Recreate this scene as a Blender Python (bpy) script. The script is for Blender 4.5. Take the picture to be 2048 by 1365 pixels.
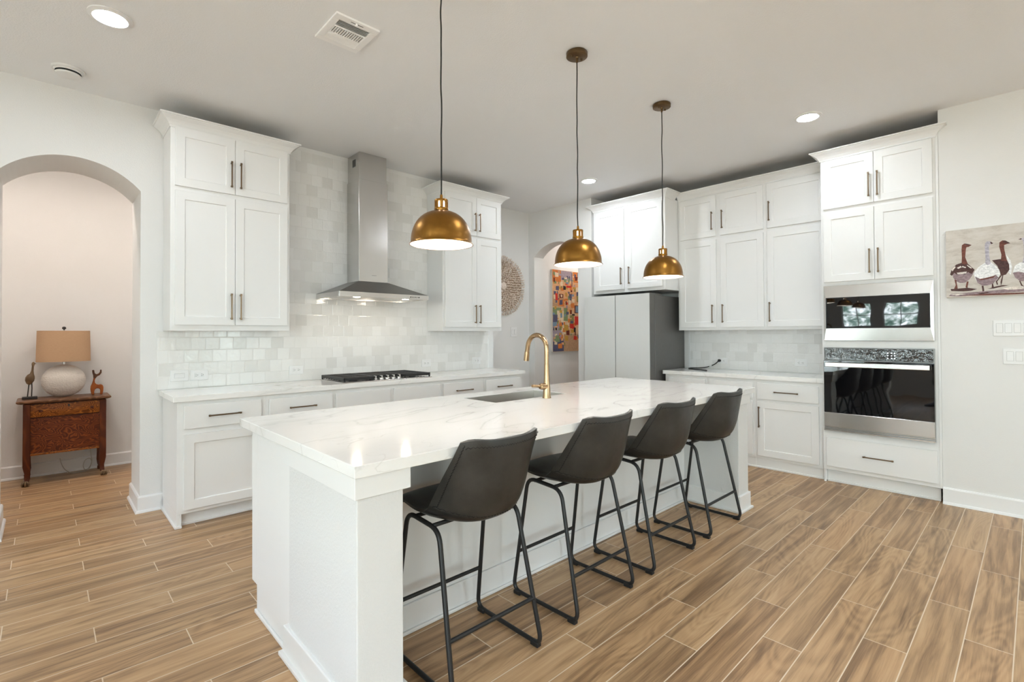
import bpy, bmesh, math, random
from mathutils import Vector, Matrix

random.seed(7)
SC = bpy.context.scene
COL = SC.collection
PI = math.pi
for o in list(bpy.data.objects):
    bpy.data.objects.remove(o)

# ------------------------------------------------------------------ camera
CAM_LOC = Vector((0, 0, 1.3356))
RT = Vector((0.7267, -0.6869, -0.0046)).normalized()
F_PX, CX, CY, YAW, PITCH, ROLL = 990.168, 1024.0, 656.575, 0.0285857, 0.01165, -0.004617
_a = PI / 4 + YAW
_fw = Vector((math.cos(_a) * math.cos(PITCH), math.sin(_a) * math.cos(PITCH), math.sin(PITCH)))
_r0 = Vector((math.sin(_a), -math.cos(_a), 0))
_u0 = _r0.cross(_fw)
_R = _r0 * math.cos(ROLL) + _u0 * math.sin(ROLL)
_U = _u0 * math.cos(ROLL) - _r0 * math.sin(ROLL)
cam_d = bpy.data.cameras.new('camera')
cam_d.sensor_width = 36.0
cam_d.lens = F_PX / 2048 * 36
cam_d.shift_y = -(682.5 - CY) / 2048
cam_d.clip_start = 0.05
cam = bpy.data.objects.new('camera', cam_d)
COL.objects.link(cam)
cam.matrix_world = Matrix(((_R.x, _U.x, -_fw.x, CAM_LOC.x), (_R.y, _U.y, -_fw.y, CAM_LOC.y),
                           (_R.z, _U.z, -_fw.z, CAM_LOC.z), (0, 0, 0, 1)))
SC.camera = cam

# ------------------------------------------------------------------ exposure / light levels
SC.view_settings.view_transform = 'Standard'
SC.view_settings.look = 'None'
SC.view_settings.gamma = 1.0
SC.view_settings.use_curve_mapping = False
SC.view_settings.exposure = 2.22
WORLD_STRENGTH = 5.6
CAN_STRENGTH = 59.0
BULB_STRENGTH = 18.0
HALL_STRENGTH = 62.0
SC.cycles.use_denoising = True
SC.cycles.diffuse_bounces = 10
SC.cycles.max_bounces = 14
SC.cycles.caustics_reflective = False
SC.cycles.caustics_refractive = False


# ------------------------------------------------------------------ node helpers
class NT:
    def __init__(s, tree):
        s.t = tree
        s.n = tree.nodes
        s.l = tree.links

    def put(s, sock, v):
        if v is None:
            return
        if isinstance(v, bpy.types.NodeSocket):
            s.l.new(v, sock)
        else:
            if sock.type == 'RGBA' and len(v) == 3:
                v = (*v, 1)
            sock.default_value = v

    def m(s, op, a, b=None, c=None, clamp=False):
        n = s.n.new('ShaderNodeMath')
        n.operation = op
        n.use_clamp = clamp
        s.put(n.inputs[0], a)
        s.put(n.inputs[1], b)
        s.put(n.inputs[2], c)
        return n.outputs[0]

    def xyz(s, x, y, z=0.0):
        n = s.n.new('ShaderNodeCombineXYZ')
        s.put(n.inputs[0], x)
        s.put(n.inputs[1], y)
        s.put(n.inputs[2], z)
        return n.outputs[0]

    def pos(s):
        g = s.n.new('ShaderNodeNewGeometry')
        q = s.n.new('ShaderNodeSeparateXYZ')
        s.l.new(g.outputs['Position'], q.inputs[0])
        return g.outputs['Position'], q.outputs[0], q.outputs[1], q.outputs[2]

    def obj(s):
        g = s.n.new('ShaderNodeTexCoord')
        return g.outputs['Object']

    def noise(s, vec, scale, detail=3, rough=0.55, dist=0.0):
        n = s.n.new('ShaderNodeTexNoise')
        s.put(n.inputs['Vector'], vec)
        n.inputs['Scale'].default_value = scale
        n.inputs['Detail'].default_value = detail
        n.inputs['Roughness'].default_value = rough
        n.inputs['Distortion'].default_value = dist
        return n.outputs['Fac']

    def white(s, vec):
        n = s.n.new('ShaderNodeTexWhiteNoise')
        n.noise_dimensions = '3D'
        s.put(n.inputs['Vector'], vec)
        return n.outputs['Value'], n.outputs['Color']

    def ramp(s, fac, stops, mode='LINEAR'):
        n = s.n.new('ShaderNodeValToRGB')
        n.color_ramp.interpolation = mode
        e = n.color_ramp.elements
        while len(e) < len(stops):
            e.new(0.5)
        for k, (p, c) in enumerate(stops):
            e[k].position = p
            e[k].color = (*c, 1)
        s.put(n.inputs[0], fac)
        return n.outputs[0]

    def mix(s, fac, a, b, blend='MIX'):
        n = s.n.new('ShaderNodeMix')
        n.data_type = 'RGBA'
        n.blend_type = blend
        s.put(n.inputs[0], fac)
        s.put(n.inputs[6], a)
        s.put(n.inputs[7], b)
        return n.outputs[2]

    def vscale(s, vec, sx, sy, sz):
        n = s.n.new('ShaderNodeMapping')
        s.put(n.inputs[0], vec)
        n.inputs['Scale'].default_value = (sx, sy, sz)
        return n.outputs[0]

    def bump(s, h, strength=0.2, dist=0.01):
        n = s.n.new('ShaderNodeBump')
        n.inputs['Strength'].default_value = strength
        n.inputs['Distance'].default_value = dist
        s.put(n.inputs['Height'], h)
        return n.outputs[0]


def mat(name, color=(0.8, 0.8, 0.8), rough=0.5, metal=0.0, spec=0.5, coat=0.0, emit=None, estr=0.0):
    m = bpy.data.materials.new(name)
    m.use_nodes = True
    b = m.node_tree.nodes['Principled BSDF']
    b.inputs['Base Color'].default_value = (*color, 1)
    b.inputs['Roughness'].default_value = rough
    b.inputs['Metallic'].default_value = metal
    b.inputs['Specular IOR Level'].default_value = spec
    b.inputs['Coat Weight'].default_value = coat
    b.inputs['Coat Roughness'].default_value = 0.06
    if emit:
        b.inputs['Emission Color'].default_value = (*emit, 1)
        b.inputs['Emission Strength'].default_value = estr
    return m, NT(m.node_tree), b


M = {}


def paint(name, color, rough, bump=0.0, scale=150.0, spec=0.4):
    m, n, b = mat(name, color, rough, spec=spec)
    if bump:
        p = n.pos()[0]
        h = n.noise(p, scale, 3, 0.6)
        n.put(b.inputs['Normal'], n.bump(h, bump, 0.004))
    else:
        p = n.pos()[0]
        f = n.noise(p, 6.0, 2)
        n.put(b.inputs['Roughness'], n.m('MULTIPLY_ADD', f, 0.08, rough - 0.04))
    M[name] = m
    return m


paint('wall_paint', (0.69, 0.687, 0.68), 0.6, 0.25, 140)
paint('ceiling_paint', (0.80, 0.81, 0.825), 0.8, 0.35, 110)
paint('trim_paint', (0.74, 0.742, 0.745), 0.35)
paint('cabinet_paint', (0.735, 0.736, 0.735), 0.36, spec=0.3)
paint('island_plaster', (0.66, 0.662, 0.663), 0.5, 0.5, 95)
paint('white_plastic', (0.74, 0.742, 0.745), 0.3)
paint('vent_metal', (0.86, 0.86, 0.86), 0.4)
paint('added_top_brown', (0.16, 0.105, 0.065), 0.8)  # for the unseen sheets added on cabinet tops to darken the gap
paint('dark_slot', (0.03, 0.03, 0.032), 0.6)
paint('rocker_gap', (0.42, 0.42, 0.42), 0.6)
paint('grey_slot', (0.16, 0.16, 0.16), 0.6)
paint('black_plastic', (0.012, 0.012, 0.013), 0.4)
paint('cast_iron', (0.02, 0.02, 0.021), 0.45)
paint('black_metal', (0.012, 0.012, 0.013), 0.42)
paint('white_enamel', (0.9, 0.88, 0.84), 0.35)
paint('cord_black', (0.01, 0.01, 0.01), 0.6)
paint('clear_cord', (0.45, 0.42, 0.38), 0.4)
paint('stitch_thread', (0.006, 0.006, 0.006), 0.8)
paint('canvas_edge', (0.62, 0.57, 0.50), 0.8)
paint('dark_base_wood', (0.02, 0.016, 0.014), 0.4)
paint('window_frame_paint', (0.75, 0.75, 0.74), 0.4)
paint('table_black', (0.015, 0.013, 0.012), 0.35)


def metal(name, color, rough, brushed=None, var=0.0):
    m, n, b = mat(name, color, rough, metal=1.0)
    p = n.pos()[0]
    if brushed:
        h = n.noise(n.vscale(p, *brushed), 60.0, 2, 0.6)
        warp = n.noise(p, 5.0, 1)
        n.put(b.inputs['Normal'], n.bump(n.m('ADD', n.m('MULTIPLY', h, 0.05), warp), 0.10, 0.012))
        n.put(b.inputs['Roughness'], n.m('MULTIPLY_ADD', h, 0.14, rough - 0.07))
    if var:
        f = n.noise(p, 14.0, 5, 0.65)
        c = n.mix(f, tuple(x * (1 - var) for x in color), tuple(min(1, x * (1 + var)) for x in color))
        n.put(b.inputs['Base Color'], c)
        n.put(b.inputs['Roughness'], n.m('MULTIPLY_ADD', n.noise(p, 40, 3), 0.2, rough - 0.1))
    M[name] = m


metal('steel_v', (0.60, 0.59, 0.575), 0.22, (30, 30, 0.6))
metal('steel_h', (0.66, 0.64, 0.62), 0.22, (0.6, 0.6, 30))
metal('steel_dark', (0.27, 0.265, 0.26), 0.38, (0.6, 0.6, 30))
metal('sink_steel', (0.66, 0.64, 0.61), 0.36, (0.5, 30, 30))
metal('knob_steel', (0.72, 0.72, 0.72), 0.2)
metal('antique_brass', (0.27, 0.13, 0.027), 0.34, None, 0.3)
metal('dark_bronze', (0.16, 0.10, 0.05), 0.42, None, 0.3)
metal('gold_brushed', (0.42, 0.285, 0.165), 0.22, (20, 20, 20))
metal('pull_bronze', (0.20, 0.14, 0.092), 0.33)
m, n, b = mat('fridge_side', (0.13, 0.126, 0.12), 0.42, metal=0.3)
n.put(b.inputs['Roughness'], n.m('MULTIPLY_ADD', n.noise(n.pos()[0], 30, 3), 0.2, 0.34))
M['fridge_side'] = m
m, n, b = mat('fridge_glass', (0.60, 0.61, 0.605), 0.16, spec=0.5, coat=0.4)
n.put(b.inputs['Roughness'], n.m('MULTIPLY_ADD', n.noise(n.pos()[0], 3, 2), 0.06, 0.13))
M['fridge_glass'] = m
m, n, b = mat('black_glass', (0.003, 0.003, 0.004), 0.03, spec=0.75)
h = n.noise(n.pos()[0], 5.0, 1)
n.put(b.inputs['Normal'], n.bump(h, 0.05, 0.02))
b.inputs['Coat Roughness'].default_value = 0.02
M['black_glass'] = m
m, n, b = mat('panel_glass', (0.01, 0.01, 0.011), 0.04, spec=1.0, coat=1.0)
h = n.noise(n.pos()[0], 26.0, 2)
n.put(b.inputs['Normal'], n.bump(h, 0.35, 0.02))
M['panel_glass'] = m


def emitter(name, color, strength):
    m, n, b = mat(name, (0.9, 0.9, 0.9), 0.5, emit=color, estr=strength)
    M[name] = m


emitter('can_lens', (0.87, 0.94, 1.0), CAN_STRENGTH)
emitter('can_lens_soft', (0.87, 0.94, 1.0), CAN_STRENGTH * 0.8)
emitter('can_lens_bright', (0.87, 0.94, 1.0), CAN_STRENGTH * 1.25)
emitter('bulb_glow', (1.0, 0.93, 0.84), BULB_STRENGTH)
emitter('slot_glow', (1.0, 0.93, 0.82), 2.2)
emitter('hood_lamp', (1.0, 0.86, 0.68), 30.0)
emitter('hall_lens', (1.0, 0.88, 0.78), HALL_STRENGTH)
emitter('clock_digits', (0.8, 0.9, 1.0), 1.2)

# floor: staggered wood-look planks
m, n, b = mat('floor_planks', rough=0.4)
P, x, y, z = n.pos()
PW, PL = 0.1525, 0.9144
r = n.m('FLOOR', n.m('DIVIDE', n.m('SUBTRACT', y, 1.146), PW))
v = n.m('FRACT', n.m('DIVIDE', n.m('SUBTRACT', y, 1.146), PW))
xs = n.m('SUBTRACT', n.m('SUBTRACT', x, 0.17), n.m('MULTIPLY', n.m('SUBTRACT', r, 17.0), 0.3048))
cidx = n.m('FLOOR', n.m('DIVIDE', xs, PL))
u = n.m('FRACT', n.m('DIVIDE', xs, PL))
rv, rc = n.white(n.xyz(r, cidx, 3.0))
rv2, _ = n.white(n.xyz(cidx, r, 9.0))
eu = n.m('MULTIPLY', n.m('MINIMUM', u, n.m('SUBTRACT', 1.0, u)), PL)
ev = n.m('MULTIPLY', n.m('MINIMUM', v, n.m('SUBTRACT', 1.0, v)), PW)
edge = n.m('MINIMUM', eu, ev)
grout = n.m('LESS_THAN', edge, 0.0021)
off = n.m('MULTIPLY', rv, 37.0)
gx = n.m('ADD', x, off)
g1 = n.noise(n.xyz(n.m('MULTIPLY', gx, 0.75), n.m('MULTIPLY', y, 13.0), off), 2.0, 5, 0.58, 0.55)
g2 = n.noise(n.xyz(n.m('MULTIPLY', gx, 2.2), n.m('MULTIPLY', y, 120.0), off), 2.0, 4, 0.65, 0.2)
# cathedral figure: rings of a stretched, warped distance field
ring = n.noise(n.xyz(n.m('MULTIPLY', gx, 1.1), n.m('MULTIPLY', y, 5.5), off), 1.0, 1, 0.4, 0.6)
rings = n.m('SINE', n.m('MULTIPLY', ring, 110.0))
rings = n.m('MULTIPLY', n.m('MULTIPLY_ADD', rings, 0.5, 0.5), n.m('GREATER_THAN', rv2, 0.45))
fac = n.m('MULTIPLY_ADD', n.m('SUBTRACT', g1, 0.5), 1.55, 0.53)
fac = n.m('ADD', fac, n.m('MULTIPLY', n.m('SUBTRACT', g2, 0.5), 0.55))
fac = n.m('SUBTRACT', fac, n.m('MULTIPLY', rings, 0.15))
fac = n.m('ADD', fac, n.m('MULTIPLY', n.m('SUBTRACT', rv2, 0.5), 0.34), clamp=True)
wood = n.ramp(fac, [(0.0, (0.134, 0.076, 0.038)), (0.3, (0.263, 0.155, 0.079)), (0.58, (0.428, 0.267, 0.140)), (1.0, (0.556, 0.368, 0.208))])
tint = n.mix(rv, (1.0, 0.97, 0.93), (0.97, 1.0, 1.0))
wood = n.mix(1.0, wood, tint, 'MULTIPLY')
colr = n.mix(grout, wood, (0.66, 0.55, 0.42))
n.put(b.inputs['Base Color'], colr)
n.put(b.inputs['Roughness'], n.m('MULTIPLY_ADD', g2, 0.14, 0.30))
hh = n.m('SUBTRACT', n.m('MULTIPLY', g2, 0.3), n.m('MULTIPLY', grout, 1.0))
n.put(b.inputs['Normal'], n.bump(hh, 0.25, 0.0015))
M['floor_planks'] = m


def tile_mat(name, axis):
    m, n, b = mat(name, rough=0.12, spec=0.5)
    P, x, y, z = n.pos()
    h = x if axis == 'x' else y
    T = 0.1012
    zz = n.m('DIVIDE', n.m('SUBTRACT', z, 0.914), T)
    r = n.m('FLOOR', zz)
    v = n.m('FRACT', zz)
    ro, _ = n.white(n.xyz(r, 5.0, 1.0))
    half = n.m('MULTIPLY', n.m('MODULO', n.m('ADD', r, 40.0), 2.0), 0.5)
    hx = n.m('ADD', n.m('DIVIDE', h, T), n.m('ADD', half, n.m('MULTIPLY', ro, 0.25)))
    c = n.m('FLOOR', hx)
    u = n.m('FRACT', hx)
    rv, rc = n.white(n.xyz(r, c, 2.0))
    q = n.n.new('ShaderNodeSeparateColor')
    n.l.new(rc, q.inputs[0])
    edge = n.m('MULTIPLY', n.m('MINIMUM', n.m('MINIMUM', u, n.m('SUBTRACT', 1.0, u)), n.m('MINIMUM', v, n.m('SUBTRACT', 1.0, v))), T)
    grout = n.m('LESS_THAN', edge, 0.0011)
    colr = n.ramp(rv, [(0.0, (0.66, 0.655, 0.64)), (0.15, (0.695, 0.69, 0.675)), (0.45, (0.735, 0.73, 0.72)), (1.0, (0.77, 0.768, 0.76))])
    cl = n.noise(P, 22.0, 3)
    colr = n.mix(n.m('MULTIPLY', cl, 0.10), colr, (0.60, 0.59, 0.57))
    colr = n.mix(grout, colr, (0.70, 0.695, 0.68))
    n.put(b.inputs['Base Color'], colr)
    wob = n.noise(P, 24.0, 2, 0.5, 0.5)
    tilt = n.m('ADD', n.m('MULTIPLY', n.m('SUBTRACT', q.outputs[0], 0.5), u), n.m('MULTIPLY', n.m('SUBTRACT', q.outputs[1], 0.5), v))
    lip = n.m('MINIMUM', n.m('DIVIDE', edge, 0.006), 1.0)
    hgt = n.m('ADD', n.m('ADD', n.m('MULTIPLY', wob, 1.0), n.m('MULTIPLY', tilt, 0.9)), n.m('MULTIPLY', lip, 0.5))
    n.put(b.inputs['Normal'], n.bump(hgt, 0.45, 0.004))
    n.put(b.inputs['Roughness'], n.m('MULTIPLY_ADD', q.outputs[2], 0.14, 0.08))
    M[name] = m


tile_mat('zellige_x', 'x')
tile_mat('zellige_y', 'y')

# quartz with sparse grey veins
m, n, b = mat('quartz', rough=0.10, spec=0.55)
P, x, y, z = n.pos()
w1 = n.noise(P, 5.5, 4)
vx = n.m('ADD', n.m('MULTIPLY', x, 0.62), n.m('MULTIPLY', w1, 0.10))
vy = n.m('ADD', n.m('MULTIPLY', y, 1.9), n.m('MULTIPLY', x, -0.35))
f1 = n.noise(n.xyz(vx, n.m('ADD', vy, n.m('MULTIPLY', w1, 0.22)), n.m('MULTIPLY', z, 2.5)), 1.55, 2, 0.5)
l1 = n.m('ABSOLUTE', n.m('SUBTRACT', f1, 0.5))
f2 = n.noise(n.xyz(n.m('ADD', vx, 7.0), n.m('ADD', vy, n.m('MULTIPLY', w1, 0.3)), n.m('MULTIPLY', z, 2.5)), 2.3, 2, 0.5)
l2 = n.m('ABSOLUTE', n.m('SUBTRACT', f2, 0.56))
mk = n.noise(P, 2.4, 2)
vein1 = n.m('MULTIPLY', n.m('SUBTRACT', 1.0, n.m('DIVIDE', l1, 0.0075), clamp=True), n.m('MULTIPLY_ADD', mk, 2.4, -0.7, clamp=True))
vein2 = n.m('MULTIPLY', n.m('SUBTRACT', 1.0, n.m('DIVIDE', l2, 0.0045), clamp=True), n.m('MULTIPLY_ADD', mk, -2.4, 1.6, clamp=True))
halo = n.m('MULTIPLY', n.m('SUBTRACT', 1.0, n.m('DIVIDE', l1, 0.05), clamp=True), 0.10)
vv = n.m('ADD', n.m('MULTIPLY', vein1, 0.62), n.m('ADD', n.m('MULTIPLY', vein2, 0.45), halo), clamp=True)
base = n.mix(n.noise(P, 3.0, 3), (0.78, 0.772, 0.76), (0.81, 0.805, 0.80))
n.put(b.inputs['Base Color'], n.mix(vv, base, (0.40, 0.385, 0.36)))
M['quartz'] = m

# stool leather
m, n, b = mat('leather', (0.035, 0.031, 0.027), 0.42, spec=0.5)
P = n.obj()
l1 = n.noise(P, 9.0, 5, 0.6)
n.put(b.inputs['Base Color'], n.ramp(l1, [(0.3, (0.016, 0.015, 0.0135)), (0.7, (0.036, 0.0335, 0.030))]))
n.put(b.inputs['Roughness'], n.m('MULTIPLY_ADD', n.noise(P, 30, 3), 0.22, 0.30))
n.put(b.inputs['Normal'], n.bump(n.noise(P, 190.0, 4), 0.18, 0.002))
M['leather'] = m
m, n, b = mat('leather_seat', (0.014, 0.013, 0.012), 0.35, spec=0.5)
P = n.obj()
n.put(b.inputs['Normal'], n.bump(n.noise(P, 190.0, 4), 0.18, 0.002))
n.put(b.inputs['Roughness'], n.m('MULTIPLY_ADD', n.noise(P, 20, 3), 0.2, 0.25))
M['leather_seat'] = m


def oak(name, dark, light, horiz=True, figure=60.0):
    m, n, b = mat(name, rough=0.38, spec=0.25)
    P, x, y, z = n.pos()
    f = n.noise(n.xyz(n.m('MULTIPLY', x, 3.2), n.m('MULTIPLY', y, 3.0), n.m('MULTIPLY', z, 5.5 if horiz else 1.5)), 1.6, 2, 0.5, 0.4)
    rings = n.m('POWER', n.m('MULTIPLY_ADD', n.m('SINE', n.m('MULTIPLY', f, figure)), 0.5, 0.5), 2.5)
    fine = n.noise(n.xyz(n.m('MULTIPLY', x, 4.0 if horiz else 60.0), n.m('MULTIPLY', y, 20.0), n.m('MULTIPLY', z, 60.0 if horiz else 4.0)), 2.0, 3)
    t = n.m('ADD', n.m('MULTIPLY', rings, 0.65), n.m('MULTIPLY', fine, 0.45), clamp=True)
    n.put(b.inputs['Base Color'], n.mix(t, dark, light))
    M[name] = m


oak('oak_panel', (0.032, 0.0045, 0.001), (0.26, 0.060, 0.010), True, 130)
oak('oak_drawer', (0.075, 0.014, 0.002), (0.46, 0.15, 0.02), True, 160)
oak('oak_frame', (0.055, 0.010, 0.0025), (0.14, 0.034, 0.008), False, 30)
oak('oak_top', (0.08, 0.032, 0.014), (0.22, 0.11, 0.055), True, 40)
oak('carved_orange', (0.20, 0.042, 0.006), (0.32, 0.085, 0.014), False, 30)
oak('carved_dark', (0.05, 0.02, 0.01), (0.12, 0.05, 0.022), False, 30)
oak('bird_wood', (0.10, 0.06, 0.032), (0.24, 0.16, 0.09), False, 50)
m, n, b = mat('shade_linen', (0.50, 0.33, 0.20), 0.85, spec=0.2)
n.put(b.inputs['Normal'], n.bump(n.noise(n.vscale(n.pos()[0], 200, 200, 600), 1.0, 2), 0.2, 0.001))
n.put(b.inputs['Base Color'], n.mix(n.noise(n.vscale(n.pos()[0], 60, 60, 400), 1.0, 2), (0.45, 0.29, 0.175), (0.55, 0.37, 0.23)))
M['shade_linen'] = m
m, n, b = mat('lamp_ceramic', (0.66, 0.62, 0.57), 0.42, spec=0.4)
vn = n.n.new('ShaderNodeTexVoronoi')
n.put(vn.inputs['Vector'], n.vscale(n.pos()[0], 1, 0.5, 1.5))
vn.inputs['Scale'].default_value = 70
n.put(b.inputs['Normal'], n.bump(vn.outputs['Distance'], 0.6, 0.006))
M['lamp_ceramic'] = m
m, n, b = mat('medallion_wash', (0.62, 0.53, 0.46), 0.8, spec=0.2)
n.put(b.inputs['Base Color'], n.ramp(n.noise(n.pos()[0], 45, 4), [(0.3, (0.58, 0.47, 0.40)), (0.65, (0.80, 0.71, 0.64))]))
M['medallion_wash'] = m
paint('medallion_back', (0.30, 0.22, 0.155), 0.9)
m, n, b = mat('window_glass', (1, 1, 1), 0.0)
out = [q for q in m.node_tree.nodes if q.type == 'OUTPUT_MATERIAL'][0]
tr = n.n.new('ShaderNodeBsdfTransparent')
gl = n.n.new('ShaderNodeBsdfGlossy')
gl.inputs['Roughness'].default_value = 0.0
mx = n.n.new('ShaderNodeMixShader')
mx.inputs[0].default_value = 0.06
n.l.new(tr.outputs[0], mx.inputs[1])
n.l.new(gl.outputs[0], mx.inputs[2])
n.l.new(mx.outputs[0], out.inputs[0])
M['window_glass'] = m
for nm, c in dict(mauve=(0.27, 0.20, 0.215), umber=(0.085, 0.045, 0.042), cream=(0.66, 0.60, 0.55), rust=(0.15, 0.058, 0.045),
                  white=(0.74, 0.745, 0.76), lav=(0.40, 0.375, 0.43)).items():
    m, n, b = mat('goose_' + nm, c, 0.7, spec=0.2)
    f = n.noise(n.vscale(n.pos()[0], 1, 1, 1.6), 45.0, 4, 0.7)
    n.put(b.inputs['Base Color'], n.mix(n.ramp(f, [(0.42, (0, 0, 0)), (0.62, (1, 1, 1))]), tuple(k * 0.82 for k in c), tuple(min(0.9, k * 1.25) for k in c)))
    M['goose_' + nm] = m
m, n, b = mat('goose_ground', (0.5, 0.46, 0.41), 0.75, spec=0.2)
f = n.noise(n.vscale(n.pos()[0], 1, 1, 3.0), 9.0, 5, 0.7)
n.put(b.inputs['Base Color'], n.ramp(f, [(0.3, (0.43, 0.385, 0.34)), (0.5, (0.55, 0.51, 0.465)), (0.7, (0.60, 0.565, 0.53))]))
M['goose_ground'] = m
ABS = dict(peach=(0.60, 0.33, 0.17), orange=(0.55, 0.17, 0.04), red=(0.52, 0.03, 0.02), maroon=(0.12, 0.02, 0.012), navy=(0.075, 0.075, 0.13),
           blue=(0.16, 0.24, 0.32), lav=(0.30, 0.25, 0.30), ochre=(0.45, 0.26, 0.05), olive=(0.23, 0.20, 0.07), green=(0.18, 0.24, 0.12),
           cream=(0.70, 0.52, 0.36), black=(0.02, 0.015, 0.015), tan=(0.42, 0.26, 0.15))
for nm, c in ABS.items():
    m, n, b = mat('abstract_' + nm, c, 0.6, spec=0.3)
    f = n.noise(n.pos()[0], 38.0, 4, 0.7)
    n.put(b.inputs['Base Color'], n.mix(f, tuple(k * 0.6 for k in c), tuple(min(0.9, k * 1.45) for k in c)))
    M['abstract_' + nm] = m
m, n, b = mat('abstract_field', (0.5, 0.35, 0.22), 0.6, spec=0.3)
P = n.pos()[0]
q1 = n.ramp(n.noise(P, 5.0, 4, 0.7, 0.6), [(0.3, (0.30, 0.26, 0.30)), (0.42, (0.52, 0.36, 0.23)), (0.52, (0.62, 0.38, 0.19)), (0.62, (0.50, 0.21, 0.06)), (0.72, (0.25, 0.23, 0.10))])
n.put(b.inputs['Base Color'], n.mix(n.noise(P, 42, 4, 0.7), q1, (0.60, 0.44, 0.30)))
M['abstract_field'] = m

# ------------------------------------------------------------------ world: daylight over a leafy yard
W = bpy.data.worlds.new('daylight')
SC.world = W
W.use_nodes = True
n = NT(W.node_tree)
bg = [q for q in n.n if q.type == 'BACKGROUND'][0]
tc = n.n.new('ShaderNodeTexCoord')
sp = n.n.new('ShaderNodeSeparateXYZ')
n.l.new(tc.outputs['Generated'], sp.inputs[0])
el = sp.outputs[2]
lf = n.noise(tc.outputs['Generated'], 34.0, 6, 0.75, 0.4)
leaf = n.ramp(lf, [(0.30, (0.02, 0.035, 0.03)), (0.44, (0.07, 0.13, 0.11)), (0.52, (0.32, 0.40, 0.38)), (0.60, (0.85, 0.92, 1.0))])
sky = n.ramp(el, [(0.2, (0.80, 0.90, 1.0)), (0.9, (0.62, 0.78, 1.0))])
grass = n.mix(n.noise(tc.outputs['Generated'], 20, 4), (0.20, 0.21, 0.17), (0.34, 0.34, 0.29))
mid = n.mix(n.m('GREATER_THAN', n.m('ADD', el, n.m('MULTIPLY', n.m('SUBTRACT', n.noise(tc.outputs['Generated'], 4, 3), 0.5), 0.35)), 0.30), leaf, sky)
n.put(bg.inputs[0], n.mix(n.m('GREATER_THAN', el, -0.04), grass, mid))
bg.inputs[1].default_value = WORLD_STRENGTH


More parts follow.
